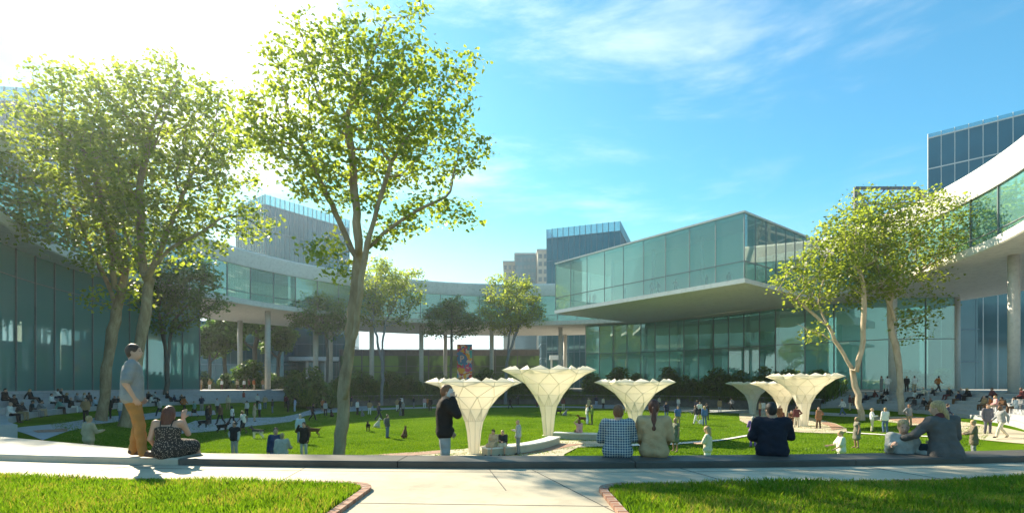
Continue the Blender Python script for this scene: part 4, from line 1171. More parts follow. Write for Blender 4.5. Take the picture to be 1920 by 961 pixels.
POSES = {
 'stand': pose(kR=(.12,.06,.50), aR=(.14,.02,.09), tR=(.19,.16,.035)),
 'hip': pose(eR=(.36,-.05,1.18), wR=(.19,.08,1.02), kL=(-.13,.05,.5), aL=(-.17,.03,.09), tL=(-.22,.17,.035)),
 'cross': pose(eL=(-.26,.05,1.17), eR=(.26,.05,1.17), wL=(.06,.20,1.20), wR=(-.06,.20,1.16)),
 'walk': pose(hL=(-.09,.0,.91), kL=(-.10,.20,.52), aL=(-.10,.30,.12), tL=(-.11,.44,.08), kR=(.10,-.06,.50), aR=(.10,-.34,.16), tR=(.12,-.24,.035), eL=(-.23,-.16,1.16), wL=(-.24,-.14,.93), eR=(.23,.08,1.15), wR=(.23,.26,.98), pel=(0,.0,.94), che=(0,.03,1.27), nek=(0,.05,1.46), hed=(0,.08,1.615)),
 'phone': pose(eR=(.27,.12,1.20), wR=(.13,.10,1.47), kL=(-.12,.05,.5)),
 'reach': pose(eR=(.24,.10,1.17), wR=(.20,.33,1.20), wL=(-.22,.08,.92)),
 'sit': sit(),
 'sit_lean': sit(che=(0,.10,.40), nek=(0,.17,.56), hed=(0,.23,.69), sL=(-.18,.14,.53), sR=(.18,.14,.53), eL=(-.2,.28,.28), eR=(.2,.28,.28), wL=(-.06,.44,.25), wR=(.06,.44,.25)),
 'sit_back': sit(che=(0,-.08,.40), nek=(0,-.12,.58), hed=(0,-.10,.73), sL=(-.18,-.12,.53), sR=(.18,-.12,.53), eL=(-.27,-.26,.30), eR=(.27,-.26,.30), wL=(-.28,-.33,.06), wR=(.28,-.33,.06), kL=(-.13,.44,.10), aL=(-.12,.62,-.3), tL=(-.13,.76,-.33), aR=(.12,.62,-.3), tR=(.13,.76,-.33)),
}
def head_frame(J):
    f = nrm_(J['hdir']); up = nrm_(J['hed']-J['nek']+vv(0,0,.25)); r = nrm_(np.cross(f, up)); up = np.cross(r, f); return r, f, up
def hand_prims(w, e, n, side, fingers, curl=.35, r=1.0, palm=None):
    h = nrm_(w-e) if palm is None else nrm_(np.array(palm, float)); n = nrm_(n-h*(n@h)); s = np.cross(h, n)*side; out = []
    if not fingers:
        out.append(('e', w+h*.06, (.03, .022, .06), np.stack([s, n, h], 1), .03)); out.append(('c', w+h*.03-s*.02, w+h*.06-s*.045, .012, .01, .01)); return out
    out.append(('e', w+h*.045, (.042, .018, .055), np.stack([s, n, h], 1), .02))
    for i, L in enumerate((.072, .082, .077, .06)):
        b = w+h*.075+s*(i-1.5)*.021; c = curl+.05*i
        d1 = h*math.cos(c)+n*math.sin(c)+s*(i-1.5)*.05; d2 = h*math.cos(c*2.3)+n*math.sin(c*2.3)
        m = b+d1*L*.5; out += [('c', b, m, .0095, .009, .006), ('c', m, m+d2*L*.55, .009, .0075, .006)]
    b = w+h*.02-s*.03; d = nrm_(h*.55-s*.75+n*.25); out += [('c', b, b+d*.035, .013, .011, .01), ('c', b+d*.035, b+d*.035+nrm_(h*.8-s*.35+n*.3)*.035, .0105, .009, .008)]
    return out
def fig_prims(J, t, kwS=0, female=False, what='body', sleeve='long', hem=.06, fingers=False, build=1.0, curl=.35, pn=None, palms=(None, None), wide=1.0):
    """prims of body or garment; t = cloth thickness"""
    r_, f_, u_ = head_frame(J); P = []
    sh = nrm_(J['sR']-J['sL']); W = build
    def torso(t, low=0.0, k=.07):
        pc, cc = J['pel'], J['che']; up = nrm_(cc-pc); o = []
        hipw = .085*(1.12 if female else 1.0)*W; chw = .085*(.88 if female else 1.05)*W
        hs = nrm_(J['hR']-J['hL'])
        for s in (-1, 1):
            waist = (pc*.45+cc*.55)+sh*s*.055*W*(.85 if female else 1.05)
            o += [('c', cc+sh*s*chw+up*.04, waist, .105+t, .095*W+t, k), ('c', waist, pc+hs*s*hipw-up*low, .095*W+t, .118*W+t, k)]
            o += [('c', J['nek']-up*.05+sh*s*.03, J['sR' if s > 0 else 'sL']-nrm_(J['sR' if s > 0 else 'sL']-J['nek'])*.03, .05+t, .055+t, .05)]
        o += [('c', cc, cc+up*.07, .10+t, .085+t, .08)]
        if female: 
            fw = nrm_(J['cdir']); o += [('e', cc+sh*s*.075+fw*.085+up*.0, (.058+t,)*3, None, .04) for s in (-1, 1)]
        return o
    def arms(t, upto=1.0, k=.04):
        o = []
        for s in 'LR':
            S_, E_, W_ = J['s'+s], J['e'+s], J['w'+s]
            if upto <= .5: o += [('c', S_, S_+(E_-S_)*upto*2, .052+t, .045+t*1.5, k)]
            else:
                W2 = E_+(W_-E_)*(upto-.5)*2; o += [('c', S_, E_, .054*W+t, .041*W+t, k), ('c', E_, W2, .041*W+t, (.029 if upto >= 1 else .033)+t, .025)]
        return o
    def legs(t, upto=1.0, k=.05, flare=0.0):
        o = []
        for s in 'LR':
            H_, K_, A_ = J['h'+s], J['k'+s], J['a'+s]
            if upto <= .5: o += [('c', H_, H_+(K_-H_)*upto*2, .092*W+t, .075*W+t, k)]
            else: o += [('c', H_, K_, .092*W+t, .056*W+t, k), ('c', K_+(A_-K_)*.0, K_+(A_-K_)*.35, .055*W+t, .056*W+t, .02), ('c', K_+(A_-K_)*.35, A_+(A_-K_)*(.02), .056*W+t, .036+t*1.3+flare, .02)]
        return o
    if what == 'body':
        h = J['hed']; R = np.stack([r_, f_, u_], 1)
        P += [('e', h+u_*.02, (.074, .094, .100), R, .0), ('e', h+f_*.020-u_*.055, (.055, .068, .062), R, .05), ('c', h+f_*.088+u_*.0, h+f_*.105-u_*.028, .010, .014, .012),
              ('e', h+f_*.084-u_*.062, (.026, .012, .010), R, .008), ('c', h-u_*.05-f_*.02, J['nek']-vv(0,0,.03), .055, .058, .04)]
        P += [('e', h+r_*s*.076-f_*.008-u_*.012, (.012, .020, .032), R, .008) for s in (-1, 1)]
        P += [('-e', h+r_*s*.032+f_*.098+u_*.008, (.018, .012, .010), R, 0) for s in (-1, 1)]
        P += torso(-.012); P += arms(-.004); P += legs(-.006)
        for i, s in enumerate('LR'):
            n = vv(0,1,0) if pn is None else pn[i]
            n = (J['che']+vv(0,.25,0)-J['w'+s]) if pn is None else np.array(pn[i], float)
            P += hand_prims(J['w'+s], J['e'+s], n, -1 if s == 'L' else 1, fingers, curl, palm=palms[i])
            P += [('c', J['a'+s], J['t'+s], .036, .026, .03)]
    elif what == 'top':
        P += torso(t, hem-.06)
        if sleeve == 'long': P += arms(t, .98)
        elif sleeve == 'short': P += arms(t, .40)
        elif sleeve == 'none': P += arms(t, .08)
        if hem > .1:   # jacket skirt
            pc = J['pel']; dn = -nrm_(J['che']-pc)
            P += [('c', pc+sh*s*.07, pc+sh*s*.085*wide+dn*hem, .115*W+t, .115*W+t+.01, .06) for s in (-1, 1)]
        h = J['nek']+vv(0,0,.045); P += [('-c', h, h+vv(0,0,.4), .07, .30, 0)]
    elif what == 'collar':
        P += [('c', J['nek']+vv(0,-.012,-.02), J['nek']+vv(0,-.012,.035), .075, .066, .0)]
    elif what == 'bottom':
        pc = J['pel']; hs = nrm_(J['hR']-J['hL']); P += [('c', pc-hs*.07*W+vv(0,0,.03), pc+hs*.07*W+vv(0,0,.03), .112*W+t, .112*W+t, .05)]
        P += legs(t, .98, .05, .008)
    elif what == 'shorts':
        pc = J['pel']; P += [('c', pc-sh*.07+vv(0,0,.03), pc+sh*.07+vv(0,0,.03), .112+t, .112+t, .05)]; P += legs(t, .42)
    elif what == 'skirt':
        pc = J['pel']; kn = (J['kL']+J['kR'])/2; 
        P += [('c', pc+vv(0,0,.08), pc, .10+t, .125+t, .05)]
        for s in 'LR': P += [('c', pc, J['h'+s]+(J['k'+s]-J['h'+s])*.9, .125+t, .10+t, .08)]
        P += [('c', pc, pc+(kn-pc)*.85, .12+t, .11+t, .1)]
    elif what == 'dress':
        P += torso(t, 0); pc = J['pel']; kn = (J['kL']+J['kR'])/2
        for s in 'LR': P += [('c', pc, J['h'+s]+(J['k'+s]-J['h'+s])*.8, .13+t, .115+t, .08)]
        P += [('c', pc, pc+(kn-pc)*.75, .12+t, .12+t, .1)]; P += arms(t, .1) if sleeve == 'none' else (arms(t, .4) if sleeve != 'strap' else [])
        cut = J['che']+vv(0,0,.24); P += [('-c', cut-sh*.4, cut+sh*.4, .17, .17, 0)] if sleeve == 'strap' else [('-c', J['nek']+vv(0,0,.045), J['nek']+vv(0,0,.445), .07, .30, 0)]
    elif what == 'shoes':
        for s in 'LR'[kwS:kwS+1]: P += [('c', J['a'+s]+vv(0,0,-.02)-nrm_(J['t'+s]-J['a'+s])*.03, J['t'+s], .043, .037, .03), ('c', J['a'+s]-vv(0,0,.03), J['t'+s]-vv(0,0,.005), .036, .034, .02)]
    elif what == 'eyes':
        h = J['hed']; R = np.stack([r_, f_, u_], 1); P += [('e', h+r_*s*.032+f_*.086+u_*.008, (.013, .007, .006), R, 0) for s in (-1, 1)]
    elif what == 'mouth':
        h = J['hed']; R = np.stack([r_, f_, u_], 1); P += [('e', h+f_*.0925-u_*.062, (.022, .006, .005), R, 0)]
    elif what.startswith('hair'):
        st = what[5:]; h = J['hed']; R = np.stack([r_, f_, u_], 1); dn = vv(0,0,-1)
        P += [('e', h+u_*.035-f_*.012, (.085, .103, .101), R, 0), ('e', h-f_*.045-u_*.02, (.074, .062, .08), R, .03)]
        face = ('-e', h+f_*.085-u_*.055, (.085, .085, .115), R, 0)
        side = [('-c', h+f_*.055-u_*.075-r_*.15, h+f_*.055-u_*.075+r_*.15, .06, .06, 0)]
        if st == 'short': P += [face]+side
        elif st == 'bun': P += [face]+side+[('e', h-f_*.11+u_*.02, (.045, .04, .045), R, .01)]
        elif st == 'pony': P += [face]+side+[('e', h-f_*.115+u_*.0, (.03, .03, .03), R, .01), ('c', h-f_*.12-u_*.02, h-f_*.145-u_*.32, .032, .052, .02), ('c', h-f_*.145-u_*.32, h-f_*.13-u_*.60, .052, .018, .03)]
        elif st == 'long': P += [face]+[('c', h-f_*.04+r_*s*.03-u_*.02, h-f_*.085+r_*s*.055+dn*.26, .075, .055, .03) for s in (-1, 1)]+[('c', h-f_*.06, h-f_*.10+dn*.32, .07, .05, .04)]
        elif st == 'tail': P += [face]+side+[('e', h-f_*.07+r_*.0-u_*.045, (.045, .045, .05), R, .02), ('c', h-f_*.10-u_*.06, h-f_*.12-u_*.17, .04, .03, .02)]
        P += [('-c', h+u_*.2+f_*.3, h+u_*.2+f_*.31, .0, .0, 0)] if False else []
    return P
SKIN = [mat_noise('skin', (.50,.30,.21), (.58,.36,.26), 8, .55, .35, .1, 60, .002), mat_noise('skin_tan', (.36,.20,.13), (.42,.25,.17), 8, .55, .35, .1, 60, .002), mat_noise('skin_brown', (.16,.085,.055), (.2,.11,.07), 8, .55, .35, .1, 60, .002)]
def hair_mat(name, c):
    nt = NT(name); p = principled(nt, .5, .4); v = coords(nt, (1, 1, .12)); f = noise(nt, v, 70, 4, .6)
    nt.l(ramp(nt, f, [(.35, [x*.6 for x in c]), (.7, [x*1.35 for x in c])]), p.inputs['Base Color']); bump(nt, f, p, .8, .01); return nt.m
HAIR = {'black': hair_mat('black_hair', (.018,.014,.012)), 'brown': hair_mat('brown_hair', (.055,.028,.016)), 'auburn': hair_mat('auburn_hair', (.11,.035,.018)), 'blond': hair_mat('blond_hair', (.42,.29,.13)), 'grey': hair_mat('grey_hair', (.33,.31,.28)), 'ginger': hair_mat('ginger_hair', (.20,.085,.035))}
SHOE = mat_noise('shoe_leather', (.03,.022,.018), (.05,.04,.03), 5, .5, .4, .1)
C = dict(black=(.018,.018,.021), charcoal=(.045,.047,.052), navy=(.022,.032,.07), white=(.72,.72,.70), cream=(.66,.58,.44), grey=(.24,.25,.26), lightgrey=(.46,.47,.47), beige=(.48,.38,.25), tan=(.42,.27,.14), khaki=(.36,.28,.16), brown=(.14,.075,.04),
 maroon=(.14,.04,.04), orange=(.5,.17,.05), paleblue=(.38,.5,.62), blue=(.08,.17,.36), denim=(.10,.16,.27), teal=(.18,.36,.33), green=(.13,.22,.05), olive=(.10,.11,.06), pink=(.6,.33,.33), purple=(.22,.13,.32), red=(.4,.07,.05))
_cache = {}
def piece(key, fn):
    if key not in _cache: _cache[key] = fn()
    return _cache[key]
def person(loc, rz, ps, topc, botc, label, hair='short', hairc='brown', skin=0, top='top', bottom='bottom', sleeve='long', hem=.06, female=False, scale=1.0, group=None, shoe=None, h=.022, J=None, detail=False, key=None, topmat=None, botmat=None, build=1.0, curl=.35, pn=None, palms=(None, None), folds=.0, names=None, wide=1.0, collar=None, tt=.018, vest=None):
    J = J or POSES[ps]; k0 = key or (ps, h)
    rt = root('person', loc, label, 'person', group, rz); rt.scale = (scale,)*3
    def add(nm, kk, what, mat, hh=None, **kw):
        me = piece((k0, what, kk, hh or h), lambda: sdf_mesh(nm, fig_prims(J, what=what, build=build, **kw), hh or h, folds if what in ('top', 'bottom', 'dress', 'skirt') else (.0035 if what.startswith('hair') else 0.0), mat))
        o = bpy.data.objects.new(nm, me); COL.objects.link(o); o.parent = rt
        if mat: o.material_slots[0].link = 'OBJECT'; o.material_slots[0].material = mat
        return o
    bd = add('body', female, 'body', SKIN[skin], t=0, female=female, fingers=detail, curl=curl, pn=pn, palms=palms)
    tm = topmat or cloth(C[topc]); bm_ = botmat or (cloth(C[botc]) if botc else None)
    if top == 'dress': add('dress', (female, sleeve), 'dress', tm, t=.015, female=True, sleeve=sleeve)
    else:
        add({'top': 'shirt', 'jacket': 'jacket', 'coat': 'coat', 'vest': 'vest'}.get(top, 'shirt'), (female, sleeve, hem, wide, tt), 'top', tm, t=tt, female=female, sleeve=sleeve, hem=hem, wide=wide)
        if bottom: add({'bottom': 'trousers', 'shorts': 'shorts', 'skirt': 'skirt'}[bottom], female, bottom, bm_, t=.012, female=female)
    if vest: add('vest', (1, 'none'), 'top', cloth(C[vest]), t=tt+.022, female=female, sleeve='none', hem=.05)
    if collar: add('collar', 0, 'collar', cloth(C[collar]), t=0)
    if shoe != 'bare':
        for q in (0, 1): add('shoe', q, 'shoes', shoe or SHOE, t=0, kwS=q)
    if hair != 'bald': add('hair', hair, 'hair_'+hair, HAIR[hairc], hh=min(h, .014), t=0)
    if detail:
        add('eyes', 0, 'eyes', HAIR['black'], hh=.004, t=0).parent = bd; add('lips', 0, 'mouth', M['lips'], hh=.004, t=0).parent = bd
    return rt
M['lips'] = mat_noise('lips', (.35,.13,.11), (.4,.16,.13), 10, .5, .3, 0)

# ---- people in the foreground, sitting and standing on the ledge
ZT = .106
def plaid():
    nt = NT('checked_shirt'); p = principled(nt, .85, .15); v = coords(nt); s = nt.n('ShaderNodeSeparateXYZ'); nt.l(v, s.inputs[0])
    def band(src, per, duty, off=0.0):
        a = nt.n('ShaderNodeMath', operation='MULTIPLY_ADD'); a.inputs[1].default_value = 1/per; a.inputs[2].default_value = off; nt.l(src, a.inputs[0])
        f = nt.n('ShaderNodeMath', operation='FRACT'); nt.l(a.outputs[0], f.inputs[0]); g = nt.n('ShaderNodeMath', operation='LESS_THAN'); g.inputs[1].default_value = duty; nt.l(f.outputs[0], g.inputs[0]); return g.outputs[0]
    def add(a, b):
        m = nt.n('ShaderNodeMath', operation='ADD'); nt.l(a, m.inputs[0]); nt.l(b, m.inputs[1]); return m.outputs[0]
    xz = add(band(s.outputs[0], .040, .5), band(s.outputs[2], .040, .5)); th = add(band(s.outputs[0], .040, .16, .32), band(s.outputs[2], .040, .16, .32))
    c1 = ramp(nt, xz, [(0, (.40,.42,.38)), (.4, (.40,.42,.38)), (.45, (.17,.23,.27)), (.8, (.045,.075,.13))], 'CONSTANT')
    # ramp input spans 0..2: halve it
    hv = nt.n('ShaderNodeMath', operation='MULTIPLY'); hv.inputs[1].default_value = .5; nt.l(xz, hv.inputs[0])
    for l in list(nt.t.links):
        if l.to_node == c1.node and l.to_socket.name == 'Fac': nt.t.links.remove(l)
    nt.l(hv.outputs[0], c1.node.inputs[0])
    mx = nt.n('ShaderNodeMix', data_type='RGBA'); sub = nt.n('ShaderNodeMath', operation='MINIMUM'); nt.l(th, sub.inputs[0]); sub.inputs[1].default_value = .55
    nt.l(sub.outputs[0], mx.inputs[0]); nt.l(c1, mx.inputs[6]); mx.inputs[7].default_value = (.62,.60,.52,1); nt.l(mx.outputs[2], p.inputs['Base Color'])
    bump(nt, noise(nt, v, 13, 3, .6, 1.0), p, .6, .03); return nt.m
def floral(name, a, b, sc=34, th=.36):
    nt = NT(name); p = principled(nt, .8, .15); v = coords(nt); vo = nt.n('ShaderNodeTexVoronoi'); vo.inputs['Scale'].default_value = sc; nt.l(v, vo.inputs['Vector'])
    nt.l(ramp(nt, vo.outputs['Distance'], [(0, b), (th, b), (th+.05, a), (1, a)]), p.inputs['Base Color']); bump(nt, noise(nt, v, 12, 3), p, .5, .03); return nt.m
HV = .0095
def on_ledge(px, D): return (XD(px, D), D, ZT)
# 1 standing man, looks to the right
person(on_ledge(248, 8.15), R_(-58), None, 'grey', 'khaki', 'man in grey tee and tan trousers standing on the ledge, hand in pocket', 'short', 'brown', 0, sleeve='short', scale=1.03, detail=True, h=HV, key='man1', tt=.022,
   J=pose(hdir=(.25,1,.12), hL=(-.10,0,.92), hR=(.10,0,.92), kL=(-.12,.07,.50), aL=(-.14,.0,.09), tL=(-.19,.17,.04), kR=(.13,.10,.52), aR=(.16,.14,.09), tR=(.22,.31,.04), eR=(.27,-.06,1.14), wR=(.22,.05,.91), eL=(-.26,-.04,1.14), wL=(-.20,.10,.93)),
   topmat=cloth((.27,.28,.28)), botmat=cloth((.40,.19,.055)), build=1.1, folds=.005, shoe=cloth((.11,.06,.04), .6), pn=((1,0,0), (-1,0,0)))
# 2 seated woman, brown hair, patterned dress
person(on_ledge(314, 8.2), R_(14), None, 'black', None, 'woman with long auburn hair in a patterned strap dress sitting on the ledge', 'long', 'auburn', 0, top='dress', sleeve='strap', scale=.98, detail=True, h=HV, key='wom1', female=True,
   J=sit(che=(0,.02,.40), nek=(0,.05,.575), hed=(.0,.09,.70), hdir=(.3,1,.05), eR=(.25,.16,.36), wR=(.16,.20,.62), eL=(-.25,.0,.30), wL=(-.22,.17,.12), kL=(-.05,.42,.13), kR=(.30,.36,.14), aL=(-.02,.50,-.28), aR=(.32,.50,-.26), tR=(.36,.6,-.32), tL=(0,.62,-.34)),
   topmat=floral('patterned_dress', (.035,.03,.028), (.34,.28,.22), 42, .30), shoe='bare', pn=((0,1,0), (0,.6,-.5)), palms=(None, (.1,.05,1)), curl=.2)
wd = [o for o in COL.objects if o.type == 'EMPTY' and o.get('label', '').startswith('woman with long auburn hair in a patterned')][0]
sp_ = MB()
for s in (-1, 1):
    pts = [(s*.085,.125,.50), (s*.09,.07,.605), (s*.09,-.02,.595), (s*.075,-.085,.49)]
    for a, b in zip(pts[:-1], pts[1:]): sp_.beam(a, b, .014, .008)
sp_.build('strap', cloth(C['black']), wd, inv=False)
# 3 man on the phone standing just beyond the ledge
pm = person((XD(833, 8.95), 8.95, -.525), R_(-78), None, 'black', 'lightgrey', 'man in dark shirt standing beyond the ledge holding a phone to his ear', 'short', 'ginger', 0, scale=1.03, detail=True, h=HV, key='man2', hem=.07, tt=.024,
   J=pose(hed=(0,.05,1.61), hdir=(.1,1,-.12), eR=(.25,.20,1.24), wR=(.115,.13,1.50), eL=(-.25,.02,1.14), wL=(-.24,.14,.93)), topmat=cloth((.022,.019,.017)), botmat=cloth((.42,.42,.40)), folds=.0045, pn=((1,0,0), (-1,.1,0)), palms=(None, (-.15,-.02,1)), curl=.45)
# 4 checked shirt man
person(on_ledge(1158, 8.28), R_(-9), None, 'blue', 'denim', 'man in blue and white checked shirt sitting on the dark ledge', 'short', 'ginger', 0, scale=1.0, detail=True, h=HV, key='man3', build=1.08, hem=.09, tt=.024,
   J=sit(che=(0,.05,.40), nek=(.01,.08,.565), hed=(.02,.125,.70), hdir=(.15,1,-.1), sL=(-.20,.04,.52), sR=(.20,.04,.52), eL=(-.27,.10,.27), eR=(.26,.12,.28), wL=(-.16,.33,.22), wR=(.15,.33,.22)), topmat=plaid(), botmat=cloth((.05,.08,.14)), folds=.0048)
# 5 ponytail woman
person(on_ledge(1226, 8.28), R_(-15), None, 'beige', 'khaki', 'woman with long brown ponytail and beige jacket sitting on the ledge', 'pony', 'auburn', 0, scale=1.05, detail=True, h=HV, key='wom2', female=True, hem=.08, tt=.026, top='jacket',
   J=sit(che=(0,.03,.41), nek=(0,.045,.60), hed=(0,.08,.745), sL=(-.19,.02,.54), sR=(.19,.02,.54), eL=(-.23,.06,.29), eR=(.24,.06,.30), wL=(-.17,.28,.17), wR=(.2,.28,.2)), build=.94, topmat=cloth((.50,.35,.19)), botmat=cloth((.44,.37,.27)), folds=.0048)
# 6 dark suit man
person(on_ledge(1448, 8.42), R_(-20), None, 'navy', 'navy', 'man in a dark navy suit sitting on the ledge', 'short', 'black', 0, scale=1.0, detail=True, h=HV, key='man4', build=1.1, hem=.09, tt=.03, top='jacket', wide=1.15,
   J=sit(che=(0,.03,.41), nek=(0,.05,.59), hed=(-.01,.08,.735), hdir=(-.35,1,-.1), sL=(-.21,.02,.535), sR=(.21,.02,.535), eL=(-.29,.05,.29), eR=(.28,.12,.31), wL=(-.14,.3,.22), wR=(.12,.33,.30)), topmat=cloth((.014,.018,.03)), botmat=cloth((.012,.014,.022)), folds=.0045)
# 7 woman facing us, seated on the step beyond
person((XD(1690, 8.75), 8.75, -.17), R_(172), None, 'lightgrey', 'grey', 'person in a pale grey sweater sitting beyond the ledge turned towards us', 'short', 'blond', 0, scale=.98, detail=True, h=HV, key='wom3', tt=.022,
   J=sit(hdir=(.35,1,-.15), nek=(0,.05,.60), hed=(.02,.10,.735), eR=(.25,.10,.33), wR=(.31,.30,.44), eL=(-.25,.08,.30), wL=(-.26,.30,.30)), topmat=cloth((.44,.43,.38)), botmat=cloth((.3,.3,.3)), folds=.0048, pn=((1,0,0), (0,1,.3)), curl=.5)
# 8 woman grey jacket
person(on_ledge(1772, 8.33), R_(2), None, 'charcoal', 'charcoal', 'blond woman in a grey blazer sitting on the ledge, leaning left', 'tail', 'blond', 0, scale=1.03, detail=True, h=HV, key='wom4', female=True, hem=.12, tt=.026, top='jacket', wide=1.15,
   J=sit(che=(-.02,.05,.41), nek=(-.03,.07,.60), hed=(-.04,.10,.745), hdir=(-.6,1,-.1), sL=(-.20,.05,.535), sR=(.17,.02,.555), eL=(-.36,.14,.33), wL=(-.42,.33,.24), eR=(.24,.06,.30), wR=(.12,.28,.2)), topmat=cloth((.11,.105,.10)), botmat=cloth((.03,.04,.05)), folds=.0048, collar='maroon')
# 9 brown coat woman, lower
def by_head(px, head_py, hgt, D0=9.2, D1=60):
    best = None
    for D in np.arange(D0, D1, .05):
        X = XD(px, D); e = abs((HOR-(H(X, D)+hgt-EYE)/D*F_)-head_py)
        if best is None or e < best[0]-.05: best = (e, X, float(D), H(X, D))
    return best[1:]
MH = .014
person(by_head(1826, 793, 1.68), R_(60), None, 'brown', 'grey', 'person with fair hair in a brown-grey coat standing below the right end of the ledge', 'short', 'blond', 0, top='coat', hem=.25, h=MH, key='p9', J=pose(hdir=(.1,1,-.3), eR=(.24,.12,1.16), wR=(.16,.32,1.10), eL=(-.24,.12,1.16), wL=(-.16,.32,1.10)), topmat=cloth((.17,.14,.10)), folds=.0048, detail=True)
person(by_head(440, 789, 1.78), R_(165), None, 'black', 'lightgrey', 'bearded man in a black padded vest over white sleeves standing beyond the ledge', 'short', 'black', 1, h=MH, key='p10', vest='black', J=POSES['hip'], sleeve='long', topmat=cloth((.5,.5,.48)), botmat=cloth((.4,.37,.33)), folds=.002, detail=True)
b = by_head(570, 789, 1.78)
person(b, R_(170), None, 'brown', 'cream', 'man in a brown shirt and pale trousers shading his eyes, left of the maple trunk', 'short', 'brown', 0, h=MH, key='p11', J=pose(eR=(.32,.12,1.30), wR=(.16,.16,1.60), eL=(-.25,0,1.14), wL=(-.25,.08,.9)), hem=.12, topmat=cloth((.045,.032,.025)), botmat=cloth((.5,.48,.42)), folds=.002, detail=True, palms=(None, (-1,0,.3)))
person(by_head(517, 803, 1.70), R_(200), None, 'navy', 'denim', 'woman in a navy top facing us behind a companion in cream, beyond the ledge', 'bun', 'auburn', 0, h=MH, key='p12', J=POSES['stand'], female=True, topmat=cloth((.03,.055,.12)), folds=.002, detail=True)
b = by_head(517, 803, 1.70); dd = b[1]-.7; xx = XD(529, dd)
person((xx, dd, H(xx, dd)+.0), R_(25), None, 'cream', 'beige', 'person in a loose cream shirt with back to us gesturing beside the woman in navy', 'short', 'blond', 0, h=MH, key='p13', J=pose(eR=(.26,.08,1.18), wR=(.34,.30,1.10)), tt=.035, scale=(ZD(811, dd)-H(xx, dd))/1.745, topmat=cloth((.5,.46,.38)), folds=.0048, detail=True)
b = by_head(563, 776, 1.75); person(b, R_(20), 'stand', 'paleblue', 'denim', 'grey-haired man in a pale blue shirt standing behind the man in brown', 'short', 'grey', 0, h=MH)
b = by_head(166, 780, 1.72); person(b, R_(-15), 'reach', 'beige', 'khaki', 'person in a pale khaki shirt on the grass left of the leftmost maple trunk', 'short', 'blond', 0, h=MH, hem=.10)
person(by_head(1327, 797, 1.45, 9.5, 40), R_(60), None, 'cream', 'white', 'child with long fair hair in a patterned cream top looking down at a phone', 'long', 'blond', 0, h=MH, key='p16', J=pose(hdir=(.0,1,-.5), eR=(.22,.12,1.17), wR=(.10,.34,1.14), eL=(-.22,.12,1.17), wL=(-.10,.34,1.14)), female=True, sleeve='short', scale=.82, topmat=floral('flower_top', (.6,.57,.45), (.3,.35,.22), 14, .2), detail=True)
person(by_head(1577, 808, 1.38, 9.5, 40), R_(75), None, 'white', 'white', 'fair-haired child in a loose white blouse just beyond the ledge, arm out', 'bun', 'blond', 0, h=MH, key='p17', J=pose(eR=(.25,.14,1.15), wR=(.26,.40,1.10), hdir=(0,1,-.3), wL=(-.2,.3,1.0), eL=(-.22,.08,1.15)), female=True, sleeve='short', scale=.8, tt=.04, topmat=cloth((.66,.66,.52)), detail=True)

# props held or carried, each with its own place
def small_box(name, loc, dims, mat, label, cat, rz=0, tilt=0):
    bm = bmesh.new(); bmesh.ops.create_cube(bm, size=1); bmesh.ops.scale(bm, vec=dims, verts=bm.verts); bmesh.ops.bevel(bm, geom=bm.edges[:], offset=min(dims)*.3, segments=2, affect='EDGES')
    me = bpy.data.meshes.new(name); bm.to_mesh(me); bm.free(); me.materials.append(mat); o = bpy.data.objects.new(name, me); COL.objects.link(o); o.location = loc; o.rotation_euler = (tilt, 0, rz); return tag(o, label, cat)
ph = Matrix.Rotation(R_(-78), 3, 'Z') @ Vector((.085, .09, 1.60))*1.03
small_box('phone', (XD(833, 8.95)+ph.x, 8.95+ph.y, -.525+ph.z), (.012, .075, .15), cloth((.5,.5,.5), .4), 'pale phone held to the ear by the man in the dark shirt', 'phone', R_(-78), R_(-25))

